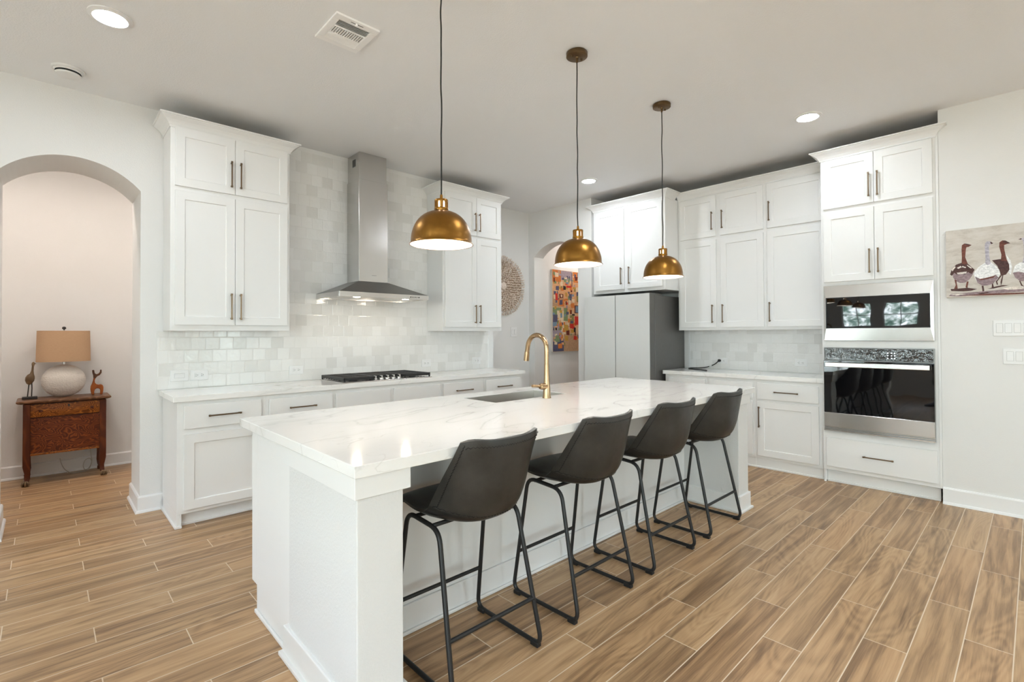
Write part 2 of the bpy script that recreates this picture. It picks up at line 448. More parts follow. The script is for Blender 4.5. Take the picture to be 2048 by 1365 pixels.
# ------------------------------------------------------------------ mesh helpers
class MB:
    def __init__(s):
        s.bm = bmesh.new()

    def box(s, x0, x1, y0, y1, z0, z1, mi=0):
        vs = [s.bm.verts.new((a, b_, c)) for a in (x0, x1) for b_ in (y0, y1) for c in (z0, z1)]
        for f in ((0, 1, 3, 2), (4, 6, 7, 5), (0, 4, 5, 1), (2, 3, 7, 6), (0, 2, 6, 4), (1, 5, 7, 3)):
            q = s.bm.faces.new([vs[i] for i in f])
            q.material_index = mi
        return s

    def prism(s, pts, axis, a, b_, mi=0):
        """closed outline pts (p,q) in the plane normal to axis, extruded from a to b_"""
        def P(p, q, t):
            return {'x': (t, p, q), 'y': (p, t, q), 'z': (p, q, t)}[axis]
        A = [s.bm.verts.new(P(p, q, a)) for p, q in pts]
        B = [s.bm.verts.new(P(p, q, b_)) for p, q in pts]
        fs = [s.bm.faces.new(A), s.bm.faces.new(list(reversed(B)))]
        k = len(pts)
        for i in range(k):
            fs.append(s.bm.faces.new((A[i], B[i], B[(i + 1) % k], A[(i + 1) % k])))
        for f in fs:
            f.material_index = mi
        return s

    def loft(s, rings, closed=True, cap0=True, cap1=True, mi=0):
        R = [[s.bm.verts.new(p) for p in r] for r in rings]
        k = len(R[0])
        for A, B in zip(R, R[1:]):
            for i in range(k if closed else k - 1):
                j = (i + 1) % k
                try:
                    f = s.bm.faces.new((A[i], A[j], B[j], B[i]))
                    f.material_index = mi
                except ValueError:
                    pass
        if cap0:
            s.bm.faces.new(R[0]).material_index = mi
        if cap1:
            s.bm.faces.new(list(reversed(R[-1]))).material_index = mi
        return s

    def lathe(s, prof, c=(0, 0, 0), seg=32, sx=1.0, sy=1.0, cap0=False, cap1=False, mi=0):
        rings = [[(c[0] + sx * r * math.cos(2 * PI * i / seg), c[1] + sy * r * math.sin(2 * PI * i / seg), c[2] + z)
                  for i in range(seg)] for r, z in prof]
        return s.loft(rings, True, cap0, cap1, mi)

    def tube(s, pts, r, seg=8, closed=False, caps=True, mi=0):
        pts = [Vector(p) for p in pts]
        rad = r if isinstance(r, (list, tuple)) else [r] * len(pts)
        k = len(pts)
        T = []
        for i in range(k):
            a = pts[(i - 1) % k] if (closed or i > 0) else pts[i]
            b_ = pts[(i + 1) % k] if (closed or i < k - 1) else pts[i]
            T.append((b_ - a).normalized())
        up = Vector((0, 0, 1)) if abs(T[0].z) < 0.9 else Vector((1, 0, 0))
        N = (up - T[0] * up.dot(T[0])).normalized()
        rings = []
        for i in range(k):
            N = (N - T[i] * N.dot(T[i])).normalized()
            B = T[i].cross(N)
            rings.append([pts[i] + (N * math.cos(2 * PI * j / seg) + B * math.sin(2 * PI * j / seg)) * rad[i] for j in range(seg)])
        if closed:
            rings.append(rings[0])
            R = [[s.bm.verts.new(p) for p in q] for q in rings[:-1]]
            R.append(R[0])
            for A, B in zip(R, R[1:]):
                for i in range(seg):
                    j = (i + 1) % seg
                    try:
                        s.bm.faces.new((A[i], A[j], B[j], B[i])).material_index = mi
                    except ValueError:
                        pass
            return s
        return s.loft(rings, True, caps, caps, mi)

    def grid(s, rows, mi=0):
        return s.loft(rows, False, False, False, mi)

    def poly(s, pts, mi=0):
        f = s.bm.faces.new([s.bm.verts.new(p) for p in pts])
        f.material_index = mi
        return s

    def build(s, name, mats, parent=None, smooth=False, bevel=0.0, bseg=1, keep_normals=False):
        if isinstance(mats, str):
            mats = [mats]
        if not keep_normals:
            bmesh.ops.recalc_face_normals(s.bm, faces=s.bm.faces[:])
        w = Vector((0, 0, 0))
        q = parent
        while q is not None:
            w += q.location
            q = q.parent
        bmesh.ops.translate(s.bm, verts=s.bm.verts[:], vec=-w)
        me = bpy.data.meshes.new(name)
        s.bm.to_mesh(me)
        s.bm.free()
        for q in mats:
            me.materials.append(M[q])
        o = bpy.data.objects.new(name, me)
        COL.objects.link(o)
        if parent is not None:
            o.parent = parent
        if smooth:
            for p in me.polygons:
                p.use_smooth = True
            try:
                me.set_sharp_from_angle(angle=math.radians(38))
            except Exception:
                pass
        if bevel:
            mod = o.modifiers.new('edge_bevel', 'BEVEL')
            mod.width = bevel
            mod.segments = bseg
            mod.limit_method = 'ANGLE'
            mod.angle_limit = math.radians(40)
        return o


def fillet(pts, rad, seg=6, closed=False):
    pts = [Vector(p) for p in pts]
    k = len(pts)
    out = []
    for i in range(k):
        if not closed and i in (0, k - 1):
            out.append(pts[i])
            continue
        a, p, c = pts[(i - 1) % k], pts[i], pts[(i + 1) % k]
        d1, d2 = (a - p), (c - p)
        r = min(rad, d1.length * 0.45, d2.length * 0.45)
        A, B = p + d1.normalized() * r, p + d2.normalized() * r
        for j in range(seg + 1):
            t = j / seg
            out.append(A * (1 - t) ** 2 + p * 2 * t * (1 - t) + B * t * t)
    return out


def catmull(P, k=6):
    P = [Vector(p) for p in P]
    out = []
    for i in range(len(P) - 1):
        a, b_, c, d = P[max(i - 1, 0)], P[i], P[i + 1], P[min(i + 2, len(P) - 1)]
        for j in range(k):
            t = j / k
            out.append(0.5 * ((2 * b_) + (c - a) * t + (2 * a - 5 * b_ + 4 * c - d) * t * t + (3 * b_ - a - 3 * c + d) * t ** 3))
    out.append(P[-1])
    return out


def thing(name, label, cat, loc=(0, 0, 0), group=None):
    o = bpy.data.objects.new(name, None)
    o.empty_display_size = 0.1
    COL.objects.link(o)
    o.location = loc
    return tag(o, label, cat, group)


def tag(o, label, cat, group=None):
    o['label'] = label
    o['category'] = cat
    if group:
        o['group'] = group
    return o


def struct(o):
    o['kind'] = 'structure'
    return o


def copy_tree(o, parent=None):
    c = o.copy()
    COL.objects.link(c)
    if parent is not None:
        c.parent = parent
    for ch in list(o.children):
        copy_tree(ch, c)
    return c


# ------------------------------------------------------------------ room shell
ZC = 3.079
YA, YA2 = 4.655, 5.043
XB = 5.10
XR = 5.73
XW, YW = -3.4, -4.4     # window walls of the living area behind the camera

struct(MB().box(XW - 0.2, 8.0, YW - 0.2, 6.8, -0.1, 0.0).build('floor', 'floor_planks'))
struct(MB().box(XW - 0.2, 8.0, YW - 0.2, 6.8, ZC, ZC + 0.1).build('ceiling', 'ceiling_paint'))


def arch(a, b_, spring, apex, k=24):
    c, hw, rise = (a + b_) / 2, (b_ - a) / 2, apex - spring
    R = (hw * hw + rise * rise) / (2 * rise)
    th = math.asin(hw / R)
    return [(c + R * math.sin(-th + 2 * th * i / k), apex - R + R * math.cos(-th + 2 * th * i / k)) for i in range(k + 1)]


aL = arch(-0.225, 0.527, 2.43, 2.605)
out = [(XW, 0), (-0.225, 0)] + aL + [(0.527, 0), (4.068, 0), (4.068, ZC), (XW, ZC)]
struct(MB().prism(out, 'y', YA, 5.14).build('wall_left', 'wall_paint'))
struct(MB().box(4.068, 7.8, YA2, 5.2, 0, ZC).build('wall_corner', 'wall_paint'))
aB = arch(4.129, 4.93, 2.432, 2.598)
out = [(3.909, 0), (4.129, 0)] + aB + [(4.93, 0), (YA2, 0), (YA2, ZC), (3.909, ZC)]
struct(MB().prism(out, 'x', XB, 5.29).build('wall_right', 'wall_paint'))
struct(MB().box(5.29, 7.8, 3.909, 4.0, 0, ZC).build('wall_alcove_side', 'wall_paint'))
struct(MB().box(XR, XR + 0.15, 0.3, 3.909, 0, ZC).build('wall_alcove_back', 'wall_paint'))
struct(MB().box(XB, XR, YW, 0.513, 0, ZC).build('wall_front', 'wall_paint'))
struct(MB().box(7.8, 7.95, 3.9, 5.2, 0, ZC).build('wall_far', 'wall_paint'))
# passage behind the left arch
struct(MB().box(-2.4, 2.2, 6.555, 6.7, 0, ZC).build('wall_hall', 'wall_paint'))
struct(MB().box(-2.55, -2.4, 5.14, 6.7, 0, ZC).build('wall_hall_left', 'wall_paint'))
struct(MB().box(2.05, 2.2, 5.14, 6.555, 0, ZC).build('wall_hall_right', 'wall_paint'))


# window walls of the living area
def window_wall(name, axis, plane0, plane1, a0, a1, wins, wi):
    """wall with window holes, built of piers, sills and heads in one mesh; frames and panes separate"""
    mb = MB()

    def bx(u0, u1, z0, z1):
        if axis == 'x':
            mb.box(plane0, plane1, u0, u1, z0, z1)
        else:
            mb.box(u0, u1, plane0, plane1, z0, z1)
    cur = a0
    for (u0, u1, z0, z1) in wins:
        bx(cur, u0, 0, ZC)
        bx(u0, u1, 0, z0)
        bx(u0, u1, z1, ZC)
        cur = u1
    bx(cur, a1, 0, ZC)
    struct(mb.build(name, 'wall_paint'))
    c = (plane0 + plane1) / 2
    for (u0, u1, z0, z1) in wins:
        fr = MB()
        t = 0.05
        mid = (u0 + u1) / 2
        zm = (z0 + z1) / 2

        def fb(p0, p1, q0, q1, d=0.03):
            if axis == 'x':
                fr.box(c - d, c + d, p0, p1, q0, q1)
            else:
                fr.box(p0, p1, c - d, c + d, q0, q1)
        fb(u0, u1, z0, z0 + t)
        fb(u0, u1, z1 - t, z1)
        fb(u0, u0 + t, z0 + t, z1 - t)
        fb(u1 - t, u1, z0 + t, z1 - t)
        fb(mid - 0.02, mid + 0.02, z0 + t, z1 - t, 0.02)
        fb(u0 + t, u1 - t, zm - 0.02, zm + 0.02, 0.018)
        f = struct(fr.build('window_%d' % wi[0], 'window_frame_paint'))
        wi[0] += 1
        g = MB()
        if axis == 'x':
            g.box(c - 0.004, c + 0.004, u0 + t, u1 - t, z0 + t, z1 - t)
        else:
            g.box(u0 + t, u1 - t, c - 0.004, c + 0.004, z0 + t, z1 - t)
        g.build('pane', 'window_glass', f)
        bl = MB()
        zz = z1 - 0.1
        while zz > z0 + 0.1:
            if axis == 'x':
                bl.box(plane1 - 0.055, plane1 - 0.02, u0 + 0.01, u1 - 0.01, zz, zz + 0.003)
            else:
                bl.box(u0 + 0.01, u1 - 0.01, plane1 - 0.055, plane1 - 0.02, zz, zz + 0.003)
            zz -= 0.085
        bl.build('blind_slats', 'window_frame_paint', f)
        L = bpy.data.lights.new('window_portal', 'AREA')
        L.shape = 'RECTANGLE'
        L.size = (u1 - u0) - 0.1
        L.size_y = (z1 - z0) - 0.1
        L.cycles.is_portal = True
        lo = bpy.data.objects.new('window_portal', L)
        COL.objects.link(lo)
        if axis == 'x':
            lo.location = (plane0 - 0.02, mid, zm)
            lo.rotation_euler = (0, -PI / 2, 0)
        else:
            lo.location = (mid, plane0 - 0.02, zm)
            lo.rotation_euler = (PI / 2, 0, 0)


wi = [1]
window_wall('wall_window_side', 'x', XW - 0.15, XW, YW, 6.7 - 2.0, [(-4.1, -2.2, 0.1, 2.85), (-2.0, -0.1, 0.1, 2.85), (0.95, 2.15, 1.0, 2.3), (2.6, 3.8, 1.0, 2.3)], wi)
window_wall('wall_added_window_back', 'y', YW - 0.15, YW, XW, XR, [(-2.6, -0.8, 0.9, 2.4), (2.6, 4.0, 0.6, 2.4)], wi)  # unseen back windows added for front light on the hood wall


# baseboards with quarter-round shoe, along a polyline; inside of the room on the left of the path
def baseboard(name, pts, h=0.125, t=0.015, shoe=0.014):
    prof = [(0, 0), (t + shoe, 0), (t + shoe, 0.004), (t + shoe * 0.7, shoe * 1.1), (t, 0.020), (t, h - 0.012), (t * 0.55, h - 0.002), (0, h)]
    P = [Vector((p[0], p[1], 0)) for p in pts]
    k = len(P)
    rings = []
    for i in range(k):
        d = []
        if i > 0:
            d.append((P[i] - P[i - 1]).normalized())
        if i < k - 1:
            d.append((P[i + 1] - P[i]).normalized())
        ns = [Vector((-q.y, q.x, 0)) for q in d]
        nn = sum(ns, Vector((0, 0, 0)))
        nn = nn / nn.dot(ns[0]) if len(ns) > 1 else nn
        rings.append([P[i] + nn * o_ + Vector((0, 0, zz)) for o_, zz in prof])
    return MB().loft(rings, True, True, True).build(name, 'trim_paint')


struct(baseboard('baseboard_left', [(0.668, YA), (0.527, YA), (0.527, 5.14)]))
struct(baseboard('baseboard_jamb', [(-0.225, 5.14), (-0.225, YA), (XW, YA)]))
struct(baseboard('baseboard_hall', [(2.05, 6.555), (-2.4, 6.555)]))
struct(baseboard('baseboard_corner', [(XB, 4.93), (XB, YA2), (4.068, YA2)]))
struct(baseboard('baseboard_right', [(XB, 3.909), (XB, 4.129), (5.29, 4.129)]))
struct(baseboard('baseboard_front', [(XB, YW), (XB, 0.513), (5.17, 0.513)][0:2], 0.128))
struct(baseboard('baseboard_passage', [(7.8, YA2), (5.29, YA2)]))

# glazed square tile on the hood wall and the alcove wall
t0 = 0.010
tb = MB().prism([(0.631, 0.9145), (3.978, 0.9145), (3.978, 1.372), (3.095, 1.372), (3.095, 3.035), (1.508, 3.035), (1.508, 1.372), (0.631, 1.372)], 'y', YA - t0, YA)
struct(tb.build('wall_left_tile', 'zellige_x'))
struct(MB().box(3.978, 4.062, YA - 0.014, YA, 0.915, 1.37).build('trim_1', 'trim_paint', None, False, 0.002))
struct(MB().box(XR - t0, XR, 1.33, 2.895, 0.9145, 1.40).build('wall_alcove_tile', 'zellige_y'))
struct(MB().box(XR - 0.013, XR, 2.895, 2.915, 0.915, 1.40).build('trim_2', 'trim_paint'))


# ------------------------------------------------------------------ cabinets
# facing 'y': front looks toward -y, width runs along x.  facing 'x': front looks toward -x, width runs along y.
def bxf(mb, facing, u0, u1, front, back, z0, z1, mi=0):
    if facing == 'y':
        mb.box(u0, u1, front, back, z0, z1, mi)
    else:
        mb.box(front, back, u0, u1, z0, z1, mi)
    return mb


def pf(facing, u, d, z):
    return (u, d, z) if facing == 'y' else (d, u, z)


def panel_front(facing, u0, u1, z0, z1, front, th=0.017, rail=0.062, rec=0.008, flat=False):
    """shaker door / slab drawer front; outer face at depth 'front'"""
    mb = MB()
    if flat:
        bxf(mb, facing, u0, u1, front, front + th, z0, z1)
        return mb
    a = [(u0, z0), (u1, z0), (u1, z1), (u0, z1)]
    i_ = [(u0 + rail, z0 + rail), (u1 - rail, z0 + rail), (u1 - rail, z1 - rail), (u0 + rail, z1 - rail)]
    s_ = 0.0025
    j_ = [(u0 + rail + s_, z0 + rail + s_), (u1 - rail - s_, z0 + rail + s_), (u1 - rail - s_, z1 - rail - s_), (u0 + rail + s_, z1 - rail - s_)]
    V = mb.bm.verts.new
    A = [V(pf(facing, u, front + th, z)) for u, z in a]
    B = [V(pf(facing, u, front, z)) for u, z in a]
    C_ = [V(pf(facing, u, front, z)) for u, z in i_]
    D = [V(pf(facing, u, front + rec, z)) for u, z in j_]
    fn = mb.bm.faces.new
    fn(A)
    for i in range(4):
        k = (i + 1) % 4
        fn((A[i], A[k], B[k], B[i]))
        fn((B[i], B[k], C_[k], C_[i]))
        fn((C_[i], C_[k], D[k], D[i]))
    fn(D)
    return mb


def pull(facing, u, z, front, length=0.205, vertical=True):
    """slim square bar pull with two posts and slightly flared ends"""
    mb = MB()
    so, r = 0.030, 0.0048
    h = length / 2

    def seg(a0, a1, d0, d1, w):
        if vertical:
            bxf(mb, facing, u - w, u + w, front - d1, front - d0, z + a0, z + a1)
        else:
            bxf(mb, facing, u + a0, u + a1, front - d1, front - d0, z - w, z + w)
    seg(-h, h, so - 0.009, so, r)
    for s in (-1, 1):
        seg(s * (h - 0.012) - 0.005, s * (h - 0.012) + 0.005, 0.0, so - 0.009, 0.0045)
        seg(min(s * h, s * (h - 0.014)), max(s * h, s * (h - 0.014)), so - 0.011, so + 0.0015, r + 0.0016)
    return mb


def door(cab, facing, u0, u1, z0, z1, front, hu=None, hz=None, hl=0.205):
    d = panel_front(facing, u0, u1, z0, z1, front).build('door', 'cabinet_paint', cab, False, 0.0012)
    if hu is not None:
        pull(facing, hu, hz, front, hl, True).build('handle', 'pull_bronze', d, False, 0.001)
    return d


def drawer(cab, facing, u0, u1, z0, z1, front, handle=True, hl=0.212):
    d = panel_front(facing, u0, u1, z0, z1, front, flat=True).build('drawer', 'cabinet_paint', cab, False, 0.004, 2)
    if handle:
        pull(facing, (u0 + u1) / 2, (z0 + z1) / 2, front, hl, False).build('handle', 'pull_bronze', d, False, 0.001)
    return d


def crown(cab, facing, u0, u1, front, back, zb, zt, left=True, right=True, rb=None, lb=None):
    k = zt - zb
    pr = 0.072
    prof = [(0.0, zb - 0.012), (0.007, zb - 0.012), (0.007, zb), (0.012, zb + 0.10 * k), (0.020, zb + 0.30 * k), (0.034, zb + 0.52 * k),
            (0.052, zb + 0.70 * k), (0.062, zb + 0.80 * k), (0.062, zb + 0.84 * k), (pr, zb + 0.86 * k), (pr, zt), (0.0, zt)]
    rb = back if rb is None else rb
    lb = back if lb is None else lb
    rings = []
    rows = []
    for o_, z in prof:
        row = []
        if left:
            row.append(pf(facing, u0 - o_, lb, z))
            row.append(pf(facing, u0 - o_, front - o_, z))
        else:
            row.append(pf(facing, u0, front - o_, z))
        if right:
            row.append(pf(facing, u1 + o_, front - o_, z))
            row.append(pf(facing, u1 + o_, rb, z))
        else:
            row.append(pf(facing, u1, front - o_, z))
        rows.append(row)
    cols = [[r_[i] for r_ in rows] for i in range(len(rows[0]))]
    return MB().loft(cols, True, True, True).build('crown_molding', 'cabinet_paint', cab)


ZU, ZBT, ZCR = 1.370, 2.885, 2.957   # upper cabinet bottom, box top, crown top


def upper_pair(label, u0, u1, ud, split, rd):
    cab = thing('upper_cabinet', label, 'cabinet', ((u0 + u1) / 2, YA - 0.15, ZU), 'stacked upper cabinets beside the hood')
    bxf(MB(), 'y', u0, u1, 4.352, YA - t0 - 0.001, ZU, ZBT).build('carcass', 'cabinet_paint', cab, False, 0.0015)
    bxf(MB(), 'y', u0 + 0.01, u1 - 0.01, 4.362, YA - t0 - 0.002, ZBT, ZBT + 0.004).build('added_dark_top', 'added_top_brown', cab)  # unseen brown sheet added to darken the ceiling gap above
    crown(cab, 'y', u0, u1, 4.352, YA - t0 - 0.001, ZBT, ZCR)
    f = 4.335
    for (z0, z1, hz) in ((2.445, 2.878, 2.596), (1.413, 2.410, 1.558)):
        door(cab, 'y', ud, split - 0.0015, z0, z1, f, split - 0.030, hz)
        door(cab, 'y', split + 0.0015, rd, z0, z1, f, split + 0.036, hz)
    return cab


upper_pair('tall white stacked upper cabinet to the left of the range hood, nearest the archway', 0.667, 1.511, 0.694, 1.093, 1.490)
upper_pair('tall white stacked upper cabinet right of the range hood, behind the nearest brass pendant', 3.092, 3.941, 3.117, 3.552, 3.917)

# base run under the hood
FB = 4.078
FD = 4.060


def base_unit(label, u0, u1, left_end=False, right_end=False):
    cab = thing('base_cabinet', label, 'cabinet', ((u0 + u1) / 2, 4.35, 0), 'base cabinets under the range hood wall')
    bxf(MB(), 'y', u0, u1, FB, YA - 0.016, 0.095, 0.872).build('carcass', 'cabinet_paint', cab, False, 0.001)
    tk = MB()
    bxf(tk, 'y', u0 + (0.0 if not left_end else 0.018), u1, FB + 0.06, FB + 0.078, 0.0, 0.095)
    sh = 0.012
    bxf(tk, 'y', u0 + (0.0 if not left_end else 0.018), u1, FB + 0.06 - sh, FB + 0.06, 0.0, 0.016)
    if left_end:
        bxf(tk, 'y', u0, u0 + 0.018, FB + 0.004, YA - 0.03, 0.0, 0.095)
        bxf(tk, 'y', u0 - sh, u0, FB - 0.004, YA - 0.031, 0.0, 0.018)
        bxf(tk, 'y', u0 - sh, u0 + 0.03, FB + 0.004 - sh, FB + 0.004, 0.0, 0.018)
        bxf(tk, 'y', u0 + 0.018, u0 + 0.030, FB + 0.004, FB + 0.06, 0.0, 0.095)
    tk.build('toe_kick', 'cabinet_paint', cab, False, 0.002)
    return cab


bc = base_unit('white base cabinet at the archway end under the range hood wall, drawer over one door', 0.667, 1.240, True)
drawer(bc, 'y', 0.706, 1.207, 0.680, 0.847, FD)
door(bc, 'y', 0.706, 1.207, 0.121, 0.642, FD, 1.150, 0.50)
bc = base_unit('white base cabinet second from the archway, its drawer just above the island worktop', 1.240, 1.781)
drawer(bc, 'y', 1.263, 1.763, 0.680, 0.842, FD)
door(bc, 'y', 1.263, 1.763, 0.121, 0.642, FD, 1.32, 0.50)
bc = base_unit('wide white base cabinet under the gas cooktop with two plain false fronts', 1.781, 2.879)
drawer(bc, 'y', 1.793, 2.304, 0.680, 0.840, FD, False)
drawer(bc, 'y', 2.341, 2.857, 0.680, 0.840, FD, False)
door(bc, 'y', 1.793, 2.304, 0.121, 0.642, FD, 2.25, 0.5)
door(bc, 'y', 2.341, 2.857, 0.121, 0.642, FD, 2.40, 0.5)
bc = base_unit('white base cabinet just right of the cooktop with a bar pull drawer', 2.879, 3.430)
drawer(bc, 'y', 2.893, 3.407, 0.680, 0.840, FD)
door(bc, 'y', 2.893, 3.407, 0.121, 0.642, FD, 2.95, 0.5)
bc = base_unit('white base cabinet at the far end of the hood wall, under the round carving', 3.430, 4.008)
drawer(bc, 'y', 3.455, 3.966, 0.680, 0.838, FD)
door(bc, 'y', 3.455, 3.966, 0.121, 0.642, FD, 3.51, 0.5)


def slab(name, x0, x1, y0, y1, zt, th, label, cat, hole=None, parent=None):
    mb = MB()
    if hole is None:
        mb.box(x0, x1, y0, y1, zt - th, zt)
    else:
        a = [(x0, y0), (x1, y0), (x1, y1), (x0, y1)]
        h = [(hole[0], hole[2]), (hole[1], hole[2]), (hole[1], hole[3]), (hole[0], hole[3])]
        V = mb.bm.verts.new
        At, Ab = [V((*p, zt)) for p in a], [V((*p, zt - th)) for p in a]
        Ht, Hb = [V((*p, zt)) for p in h], [V((*p, zt - th)) for p in h]
        for i in range(4):
            k = (i + 1) % 4
            mb.bm.faces.new((At[i], At[k], Ht[k], Ht[i]))
            mb.bm.faces.new((Ab[i], Hb[i], Hb[k], Ab[k]))
            mb.bm.faces.new((Ab[i], Ab[k], At[k], At[i]))
            mb.bm.faces.new((Ht[i], Ht[k], Hb[k], Hb[i]))
    o = mb.build(name, 'quartz', None, False, 0.0025, 2)
    return tag(o, label, cat)


slab('countertop', 0.642, 4.034, 4.053, YA - t0 - 0.002, 0.914, 0.041, 'white veined quartz worktop carrying the gas cooktop below the hood', 'countertop')

# ------------------------------------------------------------------ right-hand cabinet wall
cab = thing('fridge_cabinet', 'white two door wall cabinet mounted above the refrigerator', 'cabinet', (5.4, 3.37, 1.832))
bxf(MB(), 'x', 2.873, 3.880, 5.107, XR - 0.002, 1.832, 2.888).build('carcass', 'cabinet_paint', cab, False, 0.0015)
bxf(MB(), 'x', 2.883, 3.870, 5.117, XR - 0.003, 2.888, 2.892).build('added_dark_top', 'added_top_brown', cab)  # added out of sight to cut bounce light over the cabinet
crown(cab, 'x', 2.873, 3.880, 5.107, XR - 0.002, 2.888, 2.960, True, True, rb=5.099, lb=5.325)
door(cab, 'x', 3.415, 3.838, 1.872, 2.848, 5.090, 3.449, 2.030)
door(cab, 'x', 2.907, 3.371, 1.872, 2.848, 5.090, 3.336, 2.030)

FX, FXD = 5.400, 5.383
cab = thing('upper_cabinet', 'wide white stacked upper cabinet with six doors above the short counter', 'cabinet', (5.56, 2.14, ZU))
bxf(MB(), 'x', 1.328, 2.871, FX, XR - t0 - 0.001, 1.366, 2.890).build('carcass', 'cabinet_paint', cab, False, 0.0015)
bxf(MB(), 'x', 1.335, 2.865, FX + 0.01, XR - t0 - 0.002, 2.890, 2.894).build('added_dark_top', 'added_top_brown', cab)  # hidden dark sheet added to dim the space over the crown
crown(cab, 'x', 1.328, 2.871, FX, XR - t0 - 0.001, 2.885, 2.957, False, False)
for (z0, z1, hz) in ((2.408, 2.862, 2.578), (1.397, 2.371, 1.547)):
    door(cab, 'x', 2.418, 2.845, z0, z1, FXD, 2.457, hz, 0.20)
    door(cab, 'x', 1.923, 2.370, z0, z1, FXD, 2.343, hz, 0.20)
    door(cab, 'x', 1.355, 1.888, z0, z1, FXD, 1.861, hz, 0.20)

RB, RD = 5.148, 5.130
NAMES = {1: 'white base cabinet with drawer and door next to the wall oven cabinet', 2: 'white base cabinet mid-way along the short run by the refrigerator',
         3: 'white base cabinet next to the refrigerator, mostly behind the island worktop'}
for k, (a0, a1, d0, d1) in enumerate(((1.328, 1.928, 1.369, 1.905), (1.928, 2.414, 1.949, 2.393), (2.414, 2.905, 2.434, 2.862)), 1):
    cab = thing('base_cabinet', NAMES[k], 'cabinet', (5.4, (a0 + a1) / 2, 0), 'base cabinets on the refrigerator wall')
    bxf(MB(), 'x', a0, a1, RB, XR - 0.016, 0.095, 0.872).build('carcass', 'cabinet_paint', cab, False, 0.001)
    tk = MB()
    bxf(tk, 'x', a0, a1, RB + 0.012, RB + 0.03, 0.0, 0.095)
    bxf(tk, 'x', a0, a1, RB + 0.0, RB + 0.012, 0.0, 0.016)
    tk.build('toe_kick', 'cabinet_paint', cab, False, 0.002)
    drawer(cab, 'x', d0, d1, 0.680, 0.840, RD)
    door(cab, 'x', d0, d1, 0.125, 0.657, RD, d1 - 0.022, 0.506)
slab('countertop', 5.122, XR - t0 - 0.002, 1.328, 2.928, 0.914, 0.041, 'short white quartz worktop between the refrigerator and wall oven', 'countertop')

cab = thing('oven_cabinet', 'tall white cabinet housing the microwave and wall oven', 'cabinet', (5.4, 0.93, 0))
OX, OD = 5.098, 5.080
Y0, Y1 = 0.530, 1.325
cb = MB()
bxf(cb, 'x', Y0, Y1, OX, XR - 0.002, 0.112, 2.888)
cb.build('carcass', 'cabinet_paint', cab, False, 0.0015)
bxf(MB(), 'x', 0.514, 0.530, OX - 0.002, OX + 0.018, 0.112, 2.93).build('filler_strip', 'cabinet_paint', cab, False, 0.001)
bxf(MB(), 'x', Y0 + 0.01, Y1 - 0.01, OX + 0.01, XR - 0.003, 2.888, 2.892).build('added_dark_top', 'added_top_brown', cab)  # added dark cover, unseen, deepens the shade under the ceiling
crown(cab, 'x', Y0, Y1, OX, XR - 0.002, 2.885, 2.955, True, True, lb=5.098, rb=5.325)
tk = MB()
bxf(tk, 'x', Y0, Y1, OX + 0.05, OX + 0.07, 0.0, 0.112)
bxf(tk, 'x', Y0, Y1, OX + 0.036, OX + 0.05, 0.0, 0.018)
bxf(tk, 'x', Y1 - 0.020, Y1, OX + 0.012, OX + 0.05, 0.0, 0.112)
bxf(tk, 'x', Y1 - 0.020, Y1, OX - 0.0, OX + 0.05, 0.0, 0.018)
tk.build('toe_kick', 'cabinet_paint', cab, False, 0.002)
for (z0, z1, hz) in ((2.436, 2.866, 2.588), (1.782, 2.400, 1.940)):
    door(cab, 'x', 0.931, 1.303, z0, z1, OD, 0.961, hz)
    door(cab, 'x', 0.549, 0.928, z0, z1, OD, 0.901, hz)
drawer(cab, 'x', 0.540, 1.300, 0.146, 0.403, OD)

# microwave with a wide steel trim
mw = thing('microwave', 'built in microwave with wide stainless frame above the wall oven', 'microwave', (5.09, 0.928, 1.262))
u0, u1, z0, z1 = 0.550, 1.306, 1.262, 1.748
w0, w1, q0, q1 = 0.572, 1.286, 1.372, 1.640
mb = MB()
fr = 5.070
V = mb.bm.verts.new
a = [(u0, z0), (u1, z0), (u1, z1), (u0, z1)]
i_ = [(w0, q0), (w1, q0), (w1, q1), (w0, q1)]
A = [V((5.0975, u, z)) for u, z in a]
B = [V((5.078, u, z)) for u, z in a]
C_ = [V((fr, u, z)) for u, z in i_]
D = [V((fr + 0.012, u, z)) for u, z in i_]
for i in range(4):
    k = (i + 1) % 4
    mb.bm.faces.new((A[i], A[k], B[k], B[i]))
    mb.bm.faces.new((B[i], B[k], C_[k], C_[i]))
    mb.bm.faces.new((C_[i], C_[k], D[k], D[i]))
mb.bm.faces.new(A)
mb.build('trim_frame', 'steel_h', mw, False, 0.002)
mb = MB()
rows = []
for i in range(25):
    y_ = w0 + 0.002 + (w1 - w0 - 0.004) * i / 24
    t = (i / 24 - 0.5) * 2
    xx = 5.0725 - 0.010 * (1 - t * t)
    rows.append([(xx + (0.002 if j in (0, 4) else 0), y_, q0 + 0.002 + (q1 - q0 - 0.004) * j / 4) for j in range(5)])
mb.grid(rows)
bxf(mb, 'x', w0 + 0.001, w1 - 0.001, 5.0745, 5.081, q0 + 0.001, q1 - 0.001)
mb.build('glass_door', 'black_glass', mw, True)
tr_ = MB()
for (a0, a1, b0, b1) in ((w0, w1, q1 - 0.004, q1 + 0.001), (w0, w1, q0 - 0.001, q0 + 0.004), (w0 - 0.001, w0 + 0.004, q0, q1), (w1 - 0.004, w1 + 0.001, q0, q1)):
    bxf(tr_, 'x', a0, a1, 5.0665, 5.073, b0, b1)
tr_.build('gasket', 'black_plastic', mw)

